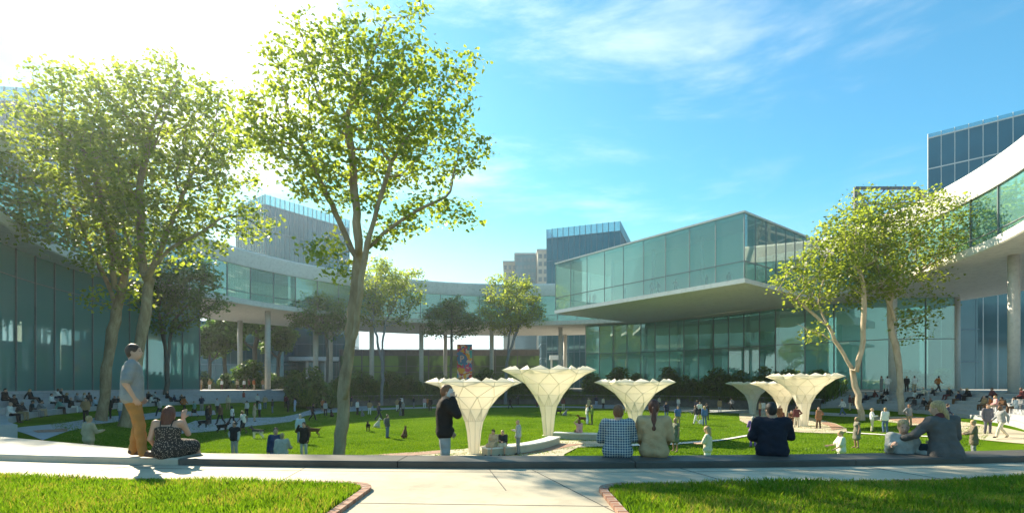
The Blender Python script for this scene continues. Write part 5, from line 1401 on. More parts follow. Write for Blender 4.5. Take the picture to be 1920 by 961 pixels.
# ---- crowd
K = dict(L=R_(90), R=R_(-90), A=0.0, F=PI, FL=R_(140), FR=R_(-140), AL=R_(40), AR=R_(-40))
HAIRS = ['short', 'short', 'short', 'long', 'bun']
def g_pt(px, py): x, d, z = G(px, py); return (x, d, z+.0)
def plaza_pt(px, py):
    D = (EYE-PLAZA)*F_/(py-HOR+.0); return (XD(px, D), D, PLAZA)
crowd = [
 # px, feet py, facing, pose, top, bottom, label, options
 (161,791,'F','hip','tan','black','person in a tan vest and black trousers with back to the shaded seating',{}),
 (204,785,'F','stand','black','black','man in a dark suit and pale tie right of the leftmost maple trunk',{'top':'jacket','hem':.14}),
 (225,790,'R','stand','lightgrey','denim','person in light shirt and jeans standing left of the standing man',{}),
 (258,826,'A','stand','paleblue','paleblue','person in pale blue glimpsed between the legs of the standing man',{}),
 (345,773,'AR','walk','orange','black','person in an orange-brown jacket walking near the shaded seating',{'top':'jacket'}),
 (365,781,'L','walk','teal','black','person in a pale green top and long black skirt walking on the shaded grass',{'bottom':'skirt','female':True,'hair':'long'}),
 (388,796,'AR','stand','black','charcoal','dark-clothed half of the couple beside the black dog',{'hair':'long','hairc':'brown'}),
 (394,794,'FL','stand','brown','charcoal','brown-haired half of the couple beside the black dog',{'hair':'long','hairc':'brown','female':True}),
 (407,774,'R','stand','lightgrey','black','person in light shirt and black trousers on the shaded grass before the steps',{}),
 (414,795,'L','walk','brown','black','bald man in a brown jacket walking along the shaded path',{'hair':'bald','top':'jacket'}),
 (436,797,'L','walk','white','black','man in white tee and black trousers striding along the shaded path',{'sleeve':'short','skin':2}),
 (456,813,'FL','walk','white','black','woman in white top and black skirt beside the black and white dog',{'bottom':'skirt','female':True,'hairc':'blond','hair':'bun','sleeve':'none'}),
 (457,756,'AR','stand','red','lightgrey','person in a red-brown top standing in front of the passage steps',{}),
 (463,780,'F','stand','white','black','man in white shirt and dark waistcoat on the shaded court',{'hairc':'black'}),
 (483,762,'F','hip','white','black','person in a white top and dark trousers nearest the passage steps',{}),
 (477,790,'R','cross','beige','beige','person in a long beige outfit on the shaded path',{'hem':.3,'top':'coat'}),
 (487,782,'FL','stand','paleblue','black','person in a pale blue shirt and black trousers beside the long beige outfit',{}),
 (497,766,'A','hip','beige','denim','broad man in a beige jacket and jeans in front of the palm-like shrub',{'top':'jacket'}),
 (540,772,'R','stand','black','black','dark-clothed person facing a man in pale blue by the palm-like shrub',{}),
 (553,771,'L','hip','paleblue','paleblue','man in pale blue shirt and pale jeans by the palm-like shrub',{}),
 (586,788,'R','walk','black','black','man in a dark suit walking towards the double-trunked maple',{'top':'jacket'}),
 (605,771,'F','hip','orange','black','person in an orange top and black shorts left of the double-trunked maple',{'bottom':'shorts','sleeve':'none'}),
 (610,779,'A','stand','lightgrey','black','person in white shirt and dark vest left of the double-trunked maple',{}),
 (620,765,'F','stand','orange','lightgrey','person in an orange top and pale trousers close to the maple trunk',{}),
 (670,777,'R','stand','white','black','man in white shirt and black trousers right of the maple trunk',{}),
 (693,777,'A','hip','tan','white','person in a tan top and white trousers on the far lawn',{}),
 (710,787,'R','walk','navy','navy','man in a navy suit crossing the far lawn',{'top':'jacket'}),
 (745,770,'F','hip','tan','white','person in tan top and white trousers near the grey-trunked tree',{}),
 (753,762,'A','stand','white','charcoal','person in a white shirt nearest the hedge, right of the grey trunk',{}),
 (756,779,'AL','stand','grey','black','person in grey top and black trousers beside a small dog on the far lawn',{}),
 (750,772,'R','walk','black','black','dark-clothed person just behind the grey top person on the far lawn',{}),
 (726,820.5,'R','stand','grey','denim','boy in dark jacket and jeans with a pale backpack on the lawn',{'scale':.9,'top':'jacket','topmatc':(.09,.1,.11)}),
 (796,765,'F','stand','pink','white','person in a pink top and white trousers near the nearest canopy tip',{}),
 (802,765,'AL','cross','orange','brown','person in an orange jacket near the nearest canopy tip',{'top':'jacket'}),
 (807,770,'F','stand','black','black','man in a black suit and white shirt near the nearest canopy tip',{'top':'jacket'}),
 (860,767,'F','hip','tan','cream','person in tan and cream between the phone man and the canopy stem',{}),
 (928,751,'L','walk','maroon','brown','person in maroon far behind the nearest canopy rim',{}),
 (957,766,'L','walk','black','black','dark-clothed person walking right of the nearest canopy stem',{}),
 (961,752,'R','stand','charcoal','brown','person in charcoal on the far path beside a brown-haired companion',{}),
 (964,751,'L','stand','brown','lightgrey','brown-topped companion on the far path behind the nearest canopy',{}),
 (971,759,'F','cross','charcoal','black','person with folded arms on the far path between the two near canopies',{}),
 (984,757,'A','stand','grey','denim','person in grey top and blue jeans on the far path between the canopies',{}),
 (992,751,'F','walk','navy','lightgrey','person in navy and light trousers walking on the far path',{}),
 (1007,762,'FR','cross','grey','maroon','person in grey and maroon beside the tallest canopy',{}),
 (1056,768,'A','stand','maroon','cream','person in maroon top and cream trousers right of the tallest canopy stem',{'hair':'long'}),
 (1094,752,'F','stand','white','black','person in white top and black trousers by the far hedge, right of the tallest canopy',{}),
 (1103,752,'A','stand','charcoal','black','person in charcoal by the far hedge, right of the tallest canopy',{}),
 (1104,768,'AL','hip','beige','black','person in a beige coat right behind the white tee and green couple',{'top':'coat','hem':.25}),
 (1118,761,'F','stand','navy','paleblue','person in navy top and pale trousers by the far hedge',{}),
 (1131,765,'FR','stand','cream','black','person in cream top and black trousers on the far path by the hedge',{}),
 (1138,758,'A','stand','khaki','charcoal','person in khaki by the far hedge behind the checked shirt man',{}),
 (1152,756,'F','hip','paleblue','navy','person in pale blue by the far hedge behind the checked shirt man',{}),
 (1101,795,'R','stand','white','paleblue','woman with white tee and pale jeans standing beside a person in green',{'female':True,'hair':'long','hairc':'blond','sleeve':'short'}),
 (1110,795.5,'L','reach','green','olive','person in green stretching an arm out on the lawn',{'hair':'long','hairc':'blond'}),
 (1175,774,'A','stand','grey','cream','person in grey glimpsed left of the third canopy stem',{}),
 (1249.5,784,'F','phone','navy','denim','man in a navy jacket with hand to his ear, right of the ponytail woman',{'top':'jacket','hem':.14}),
 (1272,766.5,'F','stand','white','lightgrey','man in white shirt and pale trousers on the far path',{}),
 (1276,758,'A','stand','red','maroon','person in red close to the hedge, behind the man in white',{}),
 (1295,762,'F','cross','maroon','maroon','person in maroon with folded arms before the far hedge',{}),
 (1348,763,'A','stand','charcoal','black','dark-clothed person hidden behind the man in the tan jacket',{}),
 (1349.5,772,'A','stand','tan','lightgrey','man in a tan jacket and pale trousers before the far hedge',{'top':'jacket','hem':.15}),
 (1271,799,'F','stand','blue','khaki','man in blue tee and khaki trousers behind the girl in the grey dress',{'sleeve':'short'}),
 (1267,847,'L','stand','grey','grey','barefoot girl in a sleeveless grey-green dress standing on the lawn',{'top':'dress','sleeve':'none','female':True,'hair':'bun','hairc':'blond','shoe':'bare','topmatc':(.15,.17,.12)}),
 (1305,795,'L','walk','charcoal','white','person in dark top and white trousers walking in the lawn group',{'hair':'long'}),
 (1312,784,'F','hip','white','black','woman in white top and black skirt in the lawn group',{'bottom':'skirt','female':True}),
 (1321,797,'A','stand','blue','denim','person in a blue denim jacket carrying a white bag',{'hair':'long','hairc':'blond','top':'jacket'}),
 (1325,787,'AR','stand','charcoal','navy','person in charcoal behind the denim jacket in the lawn group',{}),
 (1307,778,'F','walk','navy','black','person in navy at the back of the lawn group',{}),
 (1412,838,'AR','cross','purple','purple','woman in purple half hidden by the navy suit man',{'female':True,'hair':'long','hairc':'grey'}),
 (1425,780,'AL','stand','beige','maroon','person in beige and maroon between the smallest canopy and the navy suit man',{}),
 (1431,778,'A','stand','white','lightgrey','person in white close behind the head of the navy suit man',{}),
 (1462,797,'F','stand','brown','brown','brown-haired woman just right of the head of the navy suit man',{'female':True,'hair':'long'}),
 (1494,801,'A','hip','maroon','cream','person in a maroon top and cream trousers under the right canopies',{}),
 (1535.5,803,'A','hip','brown','brown','man in a brown jacket standing alone at the end of the right canopies',{'hair':'bald','top':'jacket','hem':.14,'topmatc':(.30,.15,.08)}),
 (1545,764,'R','stand','white','black','woman in white top and long black skirt before the right end of the hedge',{'bottom':'skirt','female':True,'hair':'long','hairc':'blond'}),
 (1593.5,769,'FR','stand','maroon','cream','person in maroon jacket and cream trousers left of the pale maple pair',{'top':'jacket'}),
 (1607,840,'L','stand','grey','grey','barefoot woman in a short sleeveless grey dress right of the child in white',{'top':'dress','sleeve':'none','female':True,'hair':'bun','hairc':'blond','shoe':'bare','topmatc':(.2,.19,.15)}),
 (1635,809,'FR','reach','white','cream','fair-haired woman in white with cream trousers gesturing on the lawn',{'female':True,'hairc':'blond','hair':'bun'}),
 (1660,811,'A','phone','white','denim','person in a white shirt and blue jeans seen from behind on the right lawn',{'hairc':'blond'}),
 (1704,800,'F','hip','grey','khaki','man in grey tee and khaki shorts right of the right pale maple trunk',{'sleeve':'short','hairc':'ginger'}),
 (1852,813,'F','stand','charcoal','charcoal','man in a grey suit with open jacket on the right path',{'top':'jacket','hem':.14,'topmatc':(.14,.13,.15),'botmatc':(.12,.12,.14)}),
 (1878,822,'L','walk','grey','cream','man in a grey waistcoat and cream trousers striding on the right path',{'topmatc':(.3,.3,.3)}),
]
crowd += [
 (536,764,'A','stand','maroon','black','person in maroon in front of the big palm-like shrub',{}), (645,769,'F','walk','cream','navy','person in cream and navy walking behind the double maple trunk',{}),
 (659,762,'R','stand','navy','khaki','person in navy and khaki on the far path right of the double trunk',{}), (776,764,'L','cross','charcoal','grey','person in charcoal on the far path below the round dark tree',{}),
 (838,762,'A','stand','lightgrey','black','person in light grey on the far path left of the canopy tip',{}), (902,762,'R','walk','olive','black','person in olive walking on the far path behind the nearest canopy',{}),
 (1026,757,'A','stand','khaki','black','person in khaki behind the tallest canopy stem',{}), (1078,757,'L','walk','paleblue','charcoal','person in pale blue walking right of the tallest canopy',{}),
 (1215,760,'R','walk','charcoal','khaki','person in charcoal and khaki between the third canopy and the hedge',{}), (1236,764,'F','stand','cream','navy','person in cream and navy on the far path beside the ponytail woman',{}),
 (1372,768,'L','walk','grey','black','person in grey walking towards the right canopies',{}), (1388,763,'A','hip','lightgrey','navy','person in light grey by the hedge left of the smallest canopy',{}),
 (300,781,'L','walk','lightgrey','charcoal','person in light grey walking behind the seated woman in the patterned dress',{}), (378,770,'A','cross','navy','grey','person in navy with folded arms at the foot of the passage steps',{}),
 (428,768,'F','stand','cream','khaki','person in cream and khaki at the foot of the passage steps',{}), (511,774,'L','stand','charcoal','denim','person in charcoal and denim left of the palm-like shrub',{}),
 (1775,800,'R','walk','navy','grey','person in navy walking below the right seating',{}), (1580,778,'L','walk','white','denim','person in white and denim walking left of the pale maples',{}),
]
random.seed(5)
for i, (px, py, f, ps, tc_, bc, lab, op) in enumerate(crowd):
    op = dict(op); loc = g_pt(px, py)
    dist = loc[1]; h = .015 if dist < 45 else .024
    tm = cloth(op.pop('topmatc')) if 'topmatc' in op else None; bm2 = cloth(op.pop('botmatc')) if 'botmatc' in op else None
    op.setdefault('hair', 'short'); op.setdefault('hairc', ['brown', 'black', 'brown', 'ginger', 'black', 'grey'][i % 6]); op.setdefault('skin', [0, 0, 1, 0, 2, 0, 1][i % 7])
    person(loc, K[f]+random.uniform(-.35, .35), ps, tc_, bc, lab, h=h, topmat=tm, botmat=bm2, scale=op.pop('scale', random.uniform(.96, 1.04)), **op)
# people on the upper plaza, the passage platform and in front of the right hall
upper = [
 (352.5,88,'F','stand','white','maroon','leftmost person on the passage platform, in a white top'),
 (377,80,'R','cross','beige','tan','person all in beige on the edge of the passage platform'),
 (393,82,'A','hip','tan','white','broad person in a tan shirt with hands on hips on the passage platform'),
 (416,88,'F','stand','white','maroon','person in white and maroon in the middle of the passage platform'),
 (445,86,'F','stand','beige','brown','person in beige left of the slim passage column'),
 (458,86,'F','stand','white','maroon','person in white just right of the slim passage column'),
 (467,81,'L','walk','brown','black','person in brown walking between the two passage columns'),
 (476,81,'R','stand','orange','beige','person in orange and beige between the two passage columns'),
 (493,85,'A','stand','tan','lightgrey','person in tan just left of the thick passage column'),
 (1653,57,'L','stand','grey','grey','person in a grey jacket at the top of the right seating, left of a column'),
 (1664,56.5,'A','hip','white','lightgrey','person in white shirt at the top of the right seating beside the grey jacket'),
 (1700,56,'A','stand','black','black','dark-clothed person beside the bicycle at the top of the right seating'),
 (1715,56,'A','hip','white','beige','man in white shirt and beige trousers right of the bicycle'),
 (1759,55,'R','walk','orange','black','person in a patterned orange shirt walking at the top of the right seating'),
 (1566,69,'F','stand','olive','black','person in olive inside the corner of the right glass hall'),
 (1585,68,'R','walk','green','black','person in green walking by the glass left of the pale maples'),
]
for i, (px, D, f, ps, tc_, bc, lab) in enumerate(upper):
    x = XD(px, D); person((x, D, PLAZA), K[f]+random.uniform(-.3, .3), ps, tc_, bc, lab, hair=HAIRS[i % 5] if ps != 'walk' else 'short', hairc=['brown', 'black', 'blond'][i % 3], skin=i % 3, h=.024)
# people behind the box and ring glass
for i, (px, D, ps, tc_, lab) in enumerate(((1106, 74.5, 'stand', 'orange', 'person in orange behind the glass at the left of the cantilevered box'), (1114, 74.0, 'stand', 'brown', 'person in brown behind the glass at the left of the cantilevered box'),
     (1172, 69.5, 'cross', 'navy', 'person in navy behind the third pane of the cantilevered box'), (1222, 66, 'stand', 'denim', 'person in blue behind the middle glass of the cantilevered box'), (1234, 65.5, 'walk', 'navy', 'person walking behind the middle glass of the cantilevered box'), (1267, 64, 'hip', 'maroon', 'person in maroon behind the glass of the cantilevered box'),
     (1325, 61.5, 'stand', 'charcoal', 'person in charcoal behind the right glass of the cantilevered box'), (1367, 60, 'stand', 'black', 'person in black nearest the corner of the cantilevered box'))):
    D2 = D+.9; person((XD(px, D2), D2, BB+.51), K['F'] if i % 2 else K['L'], ps, tc_, 'black', lab, h=.024, skin=i % 3)

# ---- seated people on the two stands
def tier_pt(px, py, n, left):
    k = (px-960)/F_; best = None; TR, TH = (.8, .4) if left else (TRR, THR)
    for i in range(n):
        r = R_TOP-TR*(n-i)+.22; z = PLAZA-TH*(n-i-1)
        A = k*k+1; B = -2*(k*CX+CY); C2 = CX*CX+CY*CY-r*r; disc = B*B-4*A*C2
        if disc < 0: continue
        for sg in (1, -1):
            D = (-B+sg*math.sqrt(disc))/(2*A); y = HOR+(EYE-z)/D*F_
            if D < 24: continue
            if best is None or abs(y-py) < best[0]: best = (abs(y-py), k*D, D, z, r)
    return best
seated = [
 (8,756,'black','charcoal','person in a dark jacket on the shaded seating at the far left edge','sit'), (25,765,'black','black','dark-haired person in black on the shaded seating, second from the left edge','sit'),
 (17,776,'white','black','person in a white shirt on the lowest shaded tier near the left edge','sit'), (34,775,'charcoal','khaki','person in charcoal leaning forward on the lowest shaded tier','sit_lean'),
 (59,753,'black','black','person in a dark suit sitting back on the second shaded tier','sit_back'), (59,775,'charcoal','grey','person in a dark waistcoat on the lowest shaded tier','sit'), (71,774,'grey','beige','person in grey with beige trousers on the lowest shaded tier','sit_lean'),
 (102,748,'white','navy','person in a white shirt high on the shaded seating, below a man in black','sit_lean'), (113,741,'black','black','man in a black suit sitting highest on the shaded seating','sit'), (124,750,'black','black','person all in black beside the white shirt on the shaded seating','sit'),
 (95,760,'white','black','person in a white shirt in the middle of the shaded seating','sit'), (107,770,'teal','black','person in a pale green shirt low on the shaded seating','sit_lean'), (131,759,'black','white','person in black with white trousers on the shaded seating','sit'),
 (143,750,'grey','black','person in a grey scarf and black trousers on the shaded seating','sit'), (157,753,'lightgrey','black','person in a light top left of the leftmost maple trunk','sit'), (169,755,'black','brown','person in black just left of the leftmost maple trunk','sit_back'), (177,763,'paleblue','charcoal','person in pale blue touching the leftmost maple trunk in view','sit'),
 (213,756,'black','lightgrey','person in black just right of the leftmost maple trunk','sit'), (221,755,'charcoal','grey','person in charcoal beside the person in black right of the trunk','sit'),
 (278,749,'black','black','person in black seated just right of the standing man','sit'), (287,747,'lightgrey','black','person in a light shirt seated right of the standing man','sit_lean'), (283,757,'white','charcoal','person in a white top low on the tier right of the standing man','sit'),
 (313,746,'black','black','person in black seated left of the dark tree trunk','sit'), (329,752,'navy','black','person in navy seated right of the dark tree trunk','sit_back'), (340,751,'black','charcoal','person in black at the end of the row by the glass hall corner','sit'),
 (1602,752,'brown','brown','person in brown seated left of the pale maples','sit'), (1624,750,'navy','black','person in navy between the pale maple trunks','sit'), (1638,744,'maroon','black','person in maroon between the pale maple trunks, higher up','sit_back'), (1654,749,'black','olive','person in black high on the right seating between the trunks','sit'),
 (1662,737,'black','black','person in black on the top tier left of the right trunk','sit'), (1664,749,'lightgrey','black','person in light grey and black between the pale maple trunks','sit_lean'), (1713,744,'white','black','person in white right of the right pale trunk','sit_back'), (1730,742,'cream','black','person in cream on the upper right seating','sit_back'),
 (1750,739,'black','lightgrey','person in black with pale trousers on the top right tier','sit'), (1778,743,'black','maroon','person in black leaning back above the woman in the grey blazer','sit_back'), (1715,762,'charcoal','grey','person in charcoal low on the right seating','sit'), (1730,761,'black','grey','bald person in black low on the right seating','sit_back'),
 (1746,760,'brown','brown','person in brown low on the right seating beside the one in black','sit'), (1803,740,'grey','brown','person in grey on the top right tier right of the blond head','sit'), (1818,740,'black','black','grey-haired man in black on the top right tier','sit_lean'), (1799,752,'navy','brown','person in navy right behind the blond head','sit'),
 (1857,741,'maroon','charcoal','person in maroon high on the sunny right seating','sit_back'), (1847,762,'tan','brown','person in tan on the sunny seating behind the grey suit man','sit'), (1858,759,'orange','brown','person in orange on the sunny seating behind the grey suit man','sit'), (1868,764,'pink','beige','person in pink on the sunny seating beside the one in orange','sit'),
 (1884,768,'brown','grey','person in brown on the sunny seating above the striding man','sit_lean'), (1905,767,'white','brown','person in a white shirt sitting on the sunny seating at the right edge','sit'), (1917,746,'maroon','black','person in maroon high on the seating at the right edge','sit'),
]
for i, (px, py, tc_, bc, lab, ps) in enumerate(seated):
    left = px < 960; b = tier_pt(px, py, NT_L if left else NT_R, left)
    if b is None or b[0] > 14: b = tier_pt(px, 760, NT_L if left else NT_R, left)
    if b is None: continue
    _, x, D, z, r = b; face = math.atan2(CY-D, CX-x)-PI/2
    person((x, D, z+.002), face+random.uniform(-.5, .5), ps, tc_, bc, lab, hair=['short', 'short', 'bald', 'short', 'long'][i % 5], hairc=['black', 'brown', 'brown', 'grey', 'blond'][i % 5], skin=[0, 1, 0, 2][i % 4], h=.022, scale=random.uniform(.97, 1.05), top='jacket' if tc_ in ('black', 'navy') else 'top')
# seated on the benches
person((-.95+.05, 25.55, LAWN+.452), R_(150), 'sit', 'beige', 'beige', 'woman in a beige suit sitting at the near end of the curved bench', 'short', 'brown', 0, top='jacket', female=True, h=.012, bottom='skirt', tt=.022)
person((-.50+.05, 25.85, LAWN+.452), R_(175), 'sit_lean', 'charcoal', 'cream', 'woman in a dark blazer and pale skirt sitting beside the beige suit on the bench', 'bun', 'blond', 0, top='jacket', female=True, h=.012, bottom='skirt')
person((XD(972, 25.7), 25.7, LAWN+.04), R_(75), 'reach', 'lightgrey', 'grey', 'bald man in a pale shirt and grey trousers standing before the seated pair', 'bald', 'grey', 0, h=.012)
person((4.35, 33.1, LAWN+.452), R_(12), None, 'pink', 'brown', 'woman with long brown hair and one arm raised sitting on the second bench', 'long', 'auburn', 0, h=.014, key='benchw', J=sit(eL=(-.34,.0,.66), wL=(-.16,-.03,.86)), female=True, sleeve='none')
person((24.3, 46.2, LAWN+.452), R_(170), 'sit', 'maroon', 'maroon', 'person in maroon seated on the short bench under the right canopies', 'short', 'grey', 0, h=.022)
person((24.95, 45.7, LAWN+.452), R_(150), 'sit_lean', 'brown', 'brown', 'grey-haired person in brown bending forward on the short bench', 'short', 'grey', 0, h=.022)
# white carrier bag, backpack
def bag(px, py, label, mat, dims, D=None, z=None):
    x, d, zz = G(px, py); o = small_box('bag', (x-.35, d-.1, zz+.32 if z is None else z), dims, mat, label, 'bag'); return o
bag(1321, 797, 'white carrier bag held by the person in the denim jacket', cloth((.7,.7,.68)), (.34, .12, .36))
x, d, zz = G(726, 820.5); small_box('backpack', (x-.14, d-.02, zz+1.12), (.16, .26, .40), cloth((.5,.48,.42)), 'pale backpack worn by the boy on the lawn', 'backpack')
# bicycle beside the right column
bx, bd = XD(1706, 56.5), 56.5
bk = root('bicycle', (bx, bd, PLAZA), 'black bicycle standing at the top of the right seating', 'bicycle')
def torus(R, r, c, n=24, m=6):
    V = []; Fq = []
    for i in range(n):
        a = 2*PI*i/n
        for j in range(m):
            b = 2*PI*j/m; rr = R+r*math.cos(b); V.append((c[0]+rr*math.cos(a), c[1]+r*math.sin(b), c[2]+rr*math.sin(a)))
    for i in range(n):
        for j in range(m): Fq.append((i*m+j, ((i+1) % n)*m+j, ((i+1) % n)*m+(j+1) % m, i*m+(j+1) % m))
    return np.array(V), Fq
for sx in (-.52, .52):
    V, Fq = torus(.33, .022, (sx, 0, .35)); o = bpy.data.objects.new('wheel', mesh_np('wheel', V, Fq, True, SHOE)); COL.objects.link(o); o.parent = bk
mb = MB()
for a, b in (((-.52,0,.35), (-.08,0,.30)), ((-.08,0,.30), (-.2,0,.85)), ((-.52,0,.35), (-.2,0,.8)), ((-.2,0,.8), (.35,0,.85)), ((-.08,0,.3), (.35,0,.8)), ((.35,0,.95), (.52,0,.35))): mb.beam(a, b, .035, .035)
mb.build('frame', M['steel'], bk, inv=False); MB().beam((-.32,0,.9), (-.08,0,.9), .12, .05).build('saddle', SHOE, bk, inv=False); MB().beam((.36,-.28,.98), (.36,.28,.98), .03, .03).build('handlebar', M['steel'], bk, inv=False)

# ---- dogs
def dog_prims(sitp=False, what='body'):
    P = []
    if not sitp:
        P += [('c', (0,-.26,.42), (0,.20,.44), .105, .125, .06), ('c', (0,.20,.46), (0,.34,.62), .075, .062, .05), ('e', (0,.40,.66), (.062,.085,.062), None, .03), ('c', (0,.45,.64), (0,.55,.615), .036, .026, .02),
              ('c', (0,-.34,.48), (0,-.50,.58), .03, .015, .03)]
        for s in (-.075, .075):
            P += [('c', (s,.20,.40), (s,.21,.20), .052, .030, .04), ('c', (s,.21,.20), (s,.20,.03), .026, .022, .015), ('c', (s,.20,.025), (s,.25,.02), .024, .02, .01),
                  ('c', (s,-.26,.40), (s,-.20,.24), .075, .042, .05), ('c', (s,-.20,.24), (s,-.33,.14), .036, .024, .015), ('c', (s,-.33,.14), (s,-.31,.03), .023, .02, .015), ('c', (s,-.31,.025), (s,-.26,.02), .024, .02, .01), ('c', (s*.6,.37,.71), (s*.75,.36,.77), .022, .01, .01)]
    else:
        P += [('c', (0,-.16,.16), (0,.08,.44), .135, .105, .08), ('c', (0,.08,.46), (0,.14,.62), .07, .06, .05), ('e', (0,.18,.67), (.062,.08,.062), None, .03), ('c', (0,.23,.65), (0,.33,.63), .036, .026, .02), ('c', (0,-.25,.08), (0,-.42,.04), .03, .015, .03)]
        for s in (-.075, .075):
            P += [('c', (s,.10,.38), (s,.14,.03), .045, .024, .04), ('c', (s,.14,.025), (s,.19,.02), .024, .02, .01), ('c', (s*1.4,-.12,.14), (s*1.5,.04,.18), .085, .06, .04), ('c', (s*1.5,.04,.16), (s*1.5,.0,.04), .035, .025, .02), ('c', (s*1.5,-.02,.03), (s*1.5,.1,.025), .026, .022, .01), ('c', (s*.6,.15,.72), (s*.75,.14,.78), .022, .01, .01)]
    return P
DOG = {False: sdf_mesh('body', dog_prims(False), .014), True: sdf_mesh('body', dog_prims(True), .014)}
for me in DOG.values(): me.materials.append(None)
nt = NT('husky_fur'); p = principled(nt, .9, .1); v = coords(nt); s_ = nt.n('ShaderNodeSeparateXYZ'); nt.l(v, s_.inputs[0]); ad = nt.n('ShaderNodeMath', operation='ADD'); nt.l(s_.outputs[2], ad.inputs[0])
m2 = nt.n('ShaderNodeMath', operation='MULTIPLY'); m2.inputs[1].default_value = .25; nt.l(noise(nt, v, 7, 3), m2.inputs[0]); nt.l(m2.outputs[0], ad.inputs[1]); nt.l(ramp(nt, ad.outputs[0], [(.48, (.6,.58,.55)), (.55, (.05,.05,.055))]), p.inputs['Base Color']); husky = nt.m
fur = lambda n, c: mat_noise(n, [x*.7 for x in c], [x*1.2 for x in c], 12, .9, .1, .6, 60, .01)
FB, FW, FBR, FG = fur('black_fur', (.015,.015,.016)), fur('white_fur', (.6,.58,.52)), fur('brown_fur', (.12,.06,.03)), fur('grey_fur', (.2,.22,.25))
dogs = [(381,801,'R',0,FB,'black dog standing in front of the couple on the shaded path'), (417,810,'R',0,FB,'black dog running over the shaded grass behind the vest man'), (483,821,'L',0,husky,'black and white dog walking on the grass right of the vest man'), (588,818,'L',0,FBR,'brown dog on the grass just right of the man shading his eyes'),
 (622,781,'F',1,FB,'black dog sitting left of the double-trunked maple'), (679.5,780,'F',1,FG,'grey dog sitting beside the man in white shirt on the far lawn'), (690,808,'F',0,FB,'black dog standing on the sunlit lawn facing us'), (708,801,'R',1,FW,'white dog sitting on the sunlit lawn'), (758.6,821,'A',1,FBR,'brown dog sitting on the lawn right of the boy'),
 (751,779,'F',1,FG,'small grey dog beside the person in grey on the far lawn'), (869,779,'F',1,FB,'black dog sitting behind the nearest canopy stem'), (1047,777,'L',0,FB,'black dog near the tallest canopy stem'), (1060,779,'R',1,FG,'grey dog sitting near the tallest canopy stem'), (1092,793,'L',0,FBR,'brown dog behind the woman on the second bench')]
for px, py, f, st, mt, lab in dogs:
    loc = g_pt(px, py); rt = root('dog', loc, lab, 'dog', None, K[f]+random.uniform(-.3, .3)); rt.scale = (1.1,)*3
    o = bpy.data.objects.new('body', DOG[bool(st)]); COL.objects.link(o); o.parent = rt; o.material_slots[0].link = 'OBJECT'; o.material_slots[0].material = mt
    cz = (.0, .29, .56) if not st else (0, .115, .56)
    V, Fq = torus(.07, .012, (0, 0, 0), 14, 5); V = V[:, [0, 2, 1]]; V = V@np.array(Matrix.Rotation(R_(-38), 3, 'X')); V = V+np.array(cz)
    c = bpy.data.objects.new('collar', mesh_np('collar', V, Fq, True, cloth(C['red']))); COL.objects.link(c); c.parent = rt
# ------------------------------------------------------------------ light, sky, camera
EL = 33.0; SV = Vector((-.90, 1.0, 0)).normalized()*math.cos(R_(EL)); SV.z = math.sin(R_(EL))
ld = bpy.data.lights.new('sun', 'SUN'); ld.energy = 5.0; ld.angle = R_(.55); ld.color = (1, .87, .66)
lo = bpy.data.objects.new('sun', ld); COL.objects.link(lo); lo.rotation_euler = SV.to_track_quat('Z', 'Y').to_euler(); lo.location = (0, 0, 60)
w = bpy.data.worlds.new('World'); S.world = w; w.use_nodes = True; t = w.node_tree; t.nodes.clear()
def N(typ, **k):
    n = t.nodes.new(typ)
    for a, b in k.items(): setattr(n, a, b)
    return n
def L(a, b): t.links.new(a, b)
sky = N('ShaderNodeTexSky', sky_type='NISHITA'); sky.sun_disc = False; sky.sun_elevation = R_(EL); sky.sun_rotation = math.atan2(SV.x, SV.y)
sky.air_density = 1.0; sky.dust_density = .15; sky.ozone_density = 2.0; sky.altitude = 0
tc = N('ShaderNodeTexCoord')
hue = N('ShaderNodeMix', data_type='RGBA', blend_type='MULTIPLY'); hue.inputs[0].default_value = 1; L(sky.outputs[0], hue.inputs[6]); hue.inputs[7].default_value = (.56, 1.28, 1.30, 1)
# clouds: stretched noise + bright thin veil towards the sun
dot = N('ShaderNodeVectorMath', operation='DOT_PRODUCT'); nrm = N('ShaderNodeVectorMath', operation='NORMALIZE'); L(tc.outputs['Generated'], nrm.inputs[0])
L(nrm.outputs[0], dot.inputs[0]); dot.inputs[1].default_value = tuple(Vector((-.62, 1.0, .72)).normalized())
mp = N('ShaderNodeMapping'); mp.inputs['Scale'].default_value = (1.2, 1.0, 3.4); mp.inputs['Rotation'].default_value = (.1, -.45, .3); L(nrm.outputs[0], mp.inputs[0])
n1 = N('ShaderNodeTexNoise'); n1.inputs['Scale'].default_value = 1.5; n1.inputs['Detail'].default_value = 9; n1.inputs['Roughness'].default_value = .56; n1.inputs['Distortion'].default_value = .5; L(mp.outputs[0], n1.inputs['Vector'])
def MR(src, a, b, c, d, smooth=True):
    m = N('ShaderNodeMapRange'); m.interpolation_type = 'SMOOTHSTEP' if smooth else 'LINEAR'
    for i, v in enumerate((a, b, c, d)): m.inputs[i+1].default_value = v
    L(src, m.inputs[0]); return m.outputs[0]
def MA(op, a, b):
    m = N('ShaderNodeMath', operation=op)
    for i, v in enumerate((a, b)):
        if isinstance(v, (int, float)): m.inputs[i].default_value = v
        else: L(v, m.inputs[i])
    return m.outputs[0]
near = MR(dot.outputs['Value'], .95, .998, -.04, .38)            # cloud cover thickens towards the sun
mp2 = N('ShaderNodeMapping'); mp2.inputs['Rotation'].default_value = (.15, .95, .2); mp2.inputs['Location'].default_value = (.35, 0, .2); mp2.inputs['Scale'].default_value = (1.0, 1.2, 4.2); L(nrm.outputs[0], mp2.inputs[0])
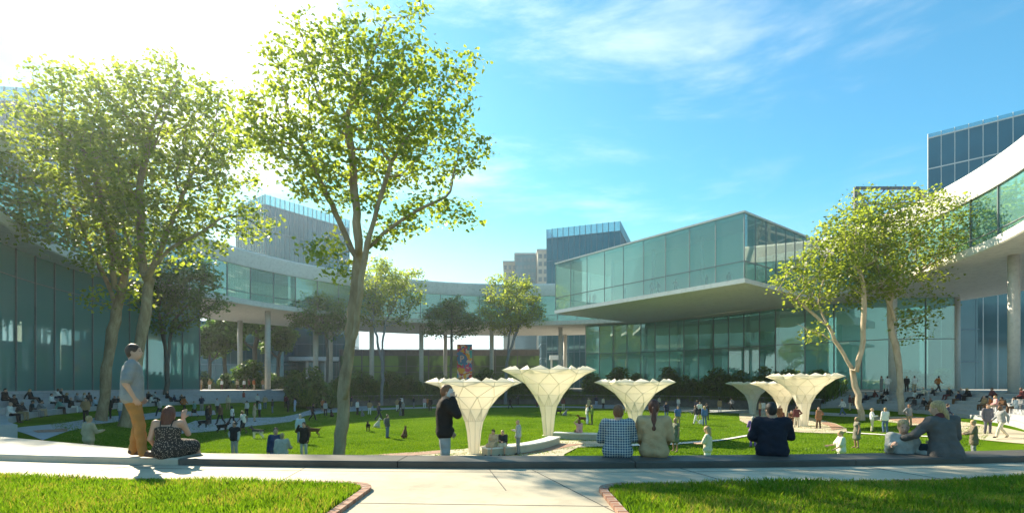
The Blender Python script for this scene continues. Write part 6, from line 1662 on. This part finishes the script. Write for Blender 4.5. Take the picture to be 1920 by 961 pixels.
n2 = N('ShaderNodeTexNoise'); n2.inputs['Scale'].default_value = 2.3; n2.inputs['Detail'].default_value = 10; n2.inputs['Roughness'].default_value = .6; n2.inputs['Distortion'].default_value = .25; L(mp2.outputs[0], n2.inputs['Vector'])
wisp = MR(n2.outputs['Fac'], .50, .82, 0, .5)
cov = MR(MA('ADD', n1.outputs['Fac'], near), .55, .93, 0, .92)
horizon = N('ShaderNodeSeparateXYZ'); L(nrm.outputs[0], horizon.inputs[0])
hz = MR(horizon.outputs[2], -.02, .34, .8, 0); cov2 = MA('MAXIMUM', MA('MAXIMUM', cov, wisp), MA('MULTIPLY', hz, .9))
fw = MR(dot.outputs['Value'], .2, 1.0, 4.2, 10.0)             # clouds are brighter near the sun
cc = N('ShaderNodeMix', data_type='RGBA', blend_type='MULTIPLY'); cc.inputs[0].default_value = 1
cb = N('ShaderNodeCombineColor'); L(fw, cb.inputs[0]); L(fw, cb.inputs[1]); L(fw, cb.inputs[2]); L(cb.outputs[0], cc.inputs[6]); cc.inputs[7].default_value = (.93, 1.0, .98, 1)
mxx = N('ShaderNodeMix', data_type='RGBA'); L(cov2, mxx.inputs[0]); vm = N('ShaderNodeVectorMath', operation='MINIMUM'); vm.inputs[1].default_value = (3.2, 5.6, 6.0); L(hue.outputs[2], vm.inputs[0]); L(vm.outputs[0], mxx.inputs[6]); L(cc.outputs[2], mxx.inputs[7])
bg = N('ShaderNodeBackground'); bg.inputs[1].default_value = .075; L(mxx.outputs[2], bg.inputs[0])
wo = N('ShaderNodeOutputWorld'); L(bg.outputs[0], wo.inputs[0])
hm = bpy.data.materials.new('haze_air'); hm.use_nodes = True; hm.node_tree.nodes.clear()
hv_ = hm.node_tree.nodes.new('ShaderNodeVolumePrincipled'); hv_.inputs['Color'].default_value = (.86, .95, 1, 1); hv_.inputs['Density'].default_value = .00038; hv_.inputs['Anisotropy'].default_value = .6
ho_ = hm.node_tree.nodes.new('ShaderNodeOutputMaterial'); hm.node_tree.links.new(hv_.outputs[0], ho_.inputs['Volume'])
hb = MB().box(-330, 330, -40, 320, -4.5, 75).build('haze', hm); hb['kind'] = 'stuff'
S.cycles.volume_bounces = 0
S.view_settings.view_transform = 'Standard'; S.view_settings.look = 'None'; S.view_settings.exposure = 1.4; S.view_settings.gamma = 1
cd = bpy.data.cameras.new('camera'); cd.sensor_width = 36; cd.lens = 18; cd.shift_y = (HOR-480.5)/1920; cd.clip_start = .1; cd.clip_end = 9000
co = bpy.data.objects.new('camera', cd); COL.objects.link(co); co.location = (0, 0, EYE); co.rotation_euler = (PI/2, 0, 0); S.camera = co
S.render.engine = 'CYCLES'
S.cycles.use_denoising = True
try: S.cycles.denoiser = 'OPENIMAGEDENOISE'
except Exception: pass
S.cycles.max_bounces = 7; S.cycles.diffuse_bounces = 3; S.cycles.glossy_bounces = 3; S.cycles.transmission_bounces = 3; S.cycles.transparent_max_bounces = 10
S.cycles.sample_clamp_indirect = 6; S.cycles.caustics_reflective = False; S.cycles.caustics_refractive = False
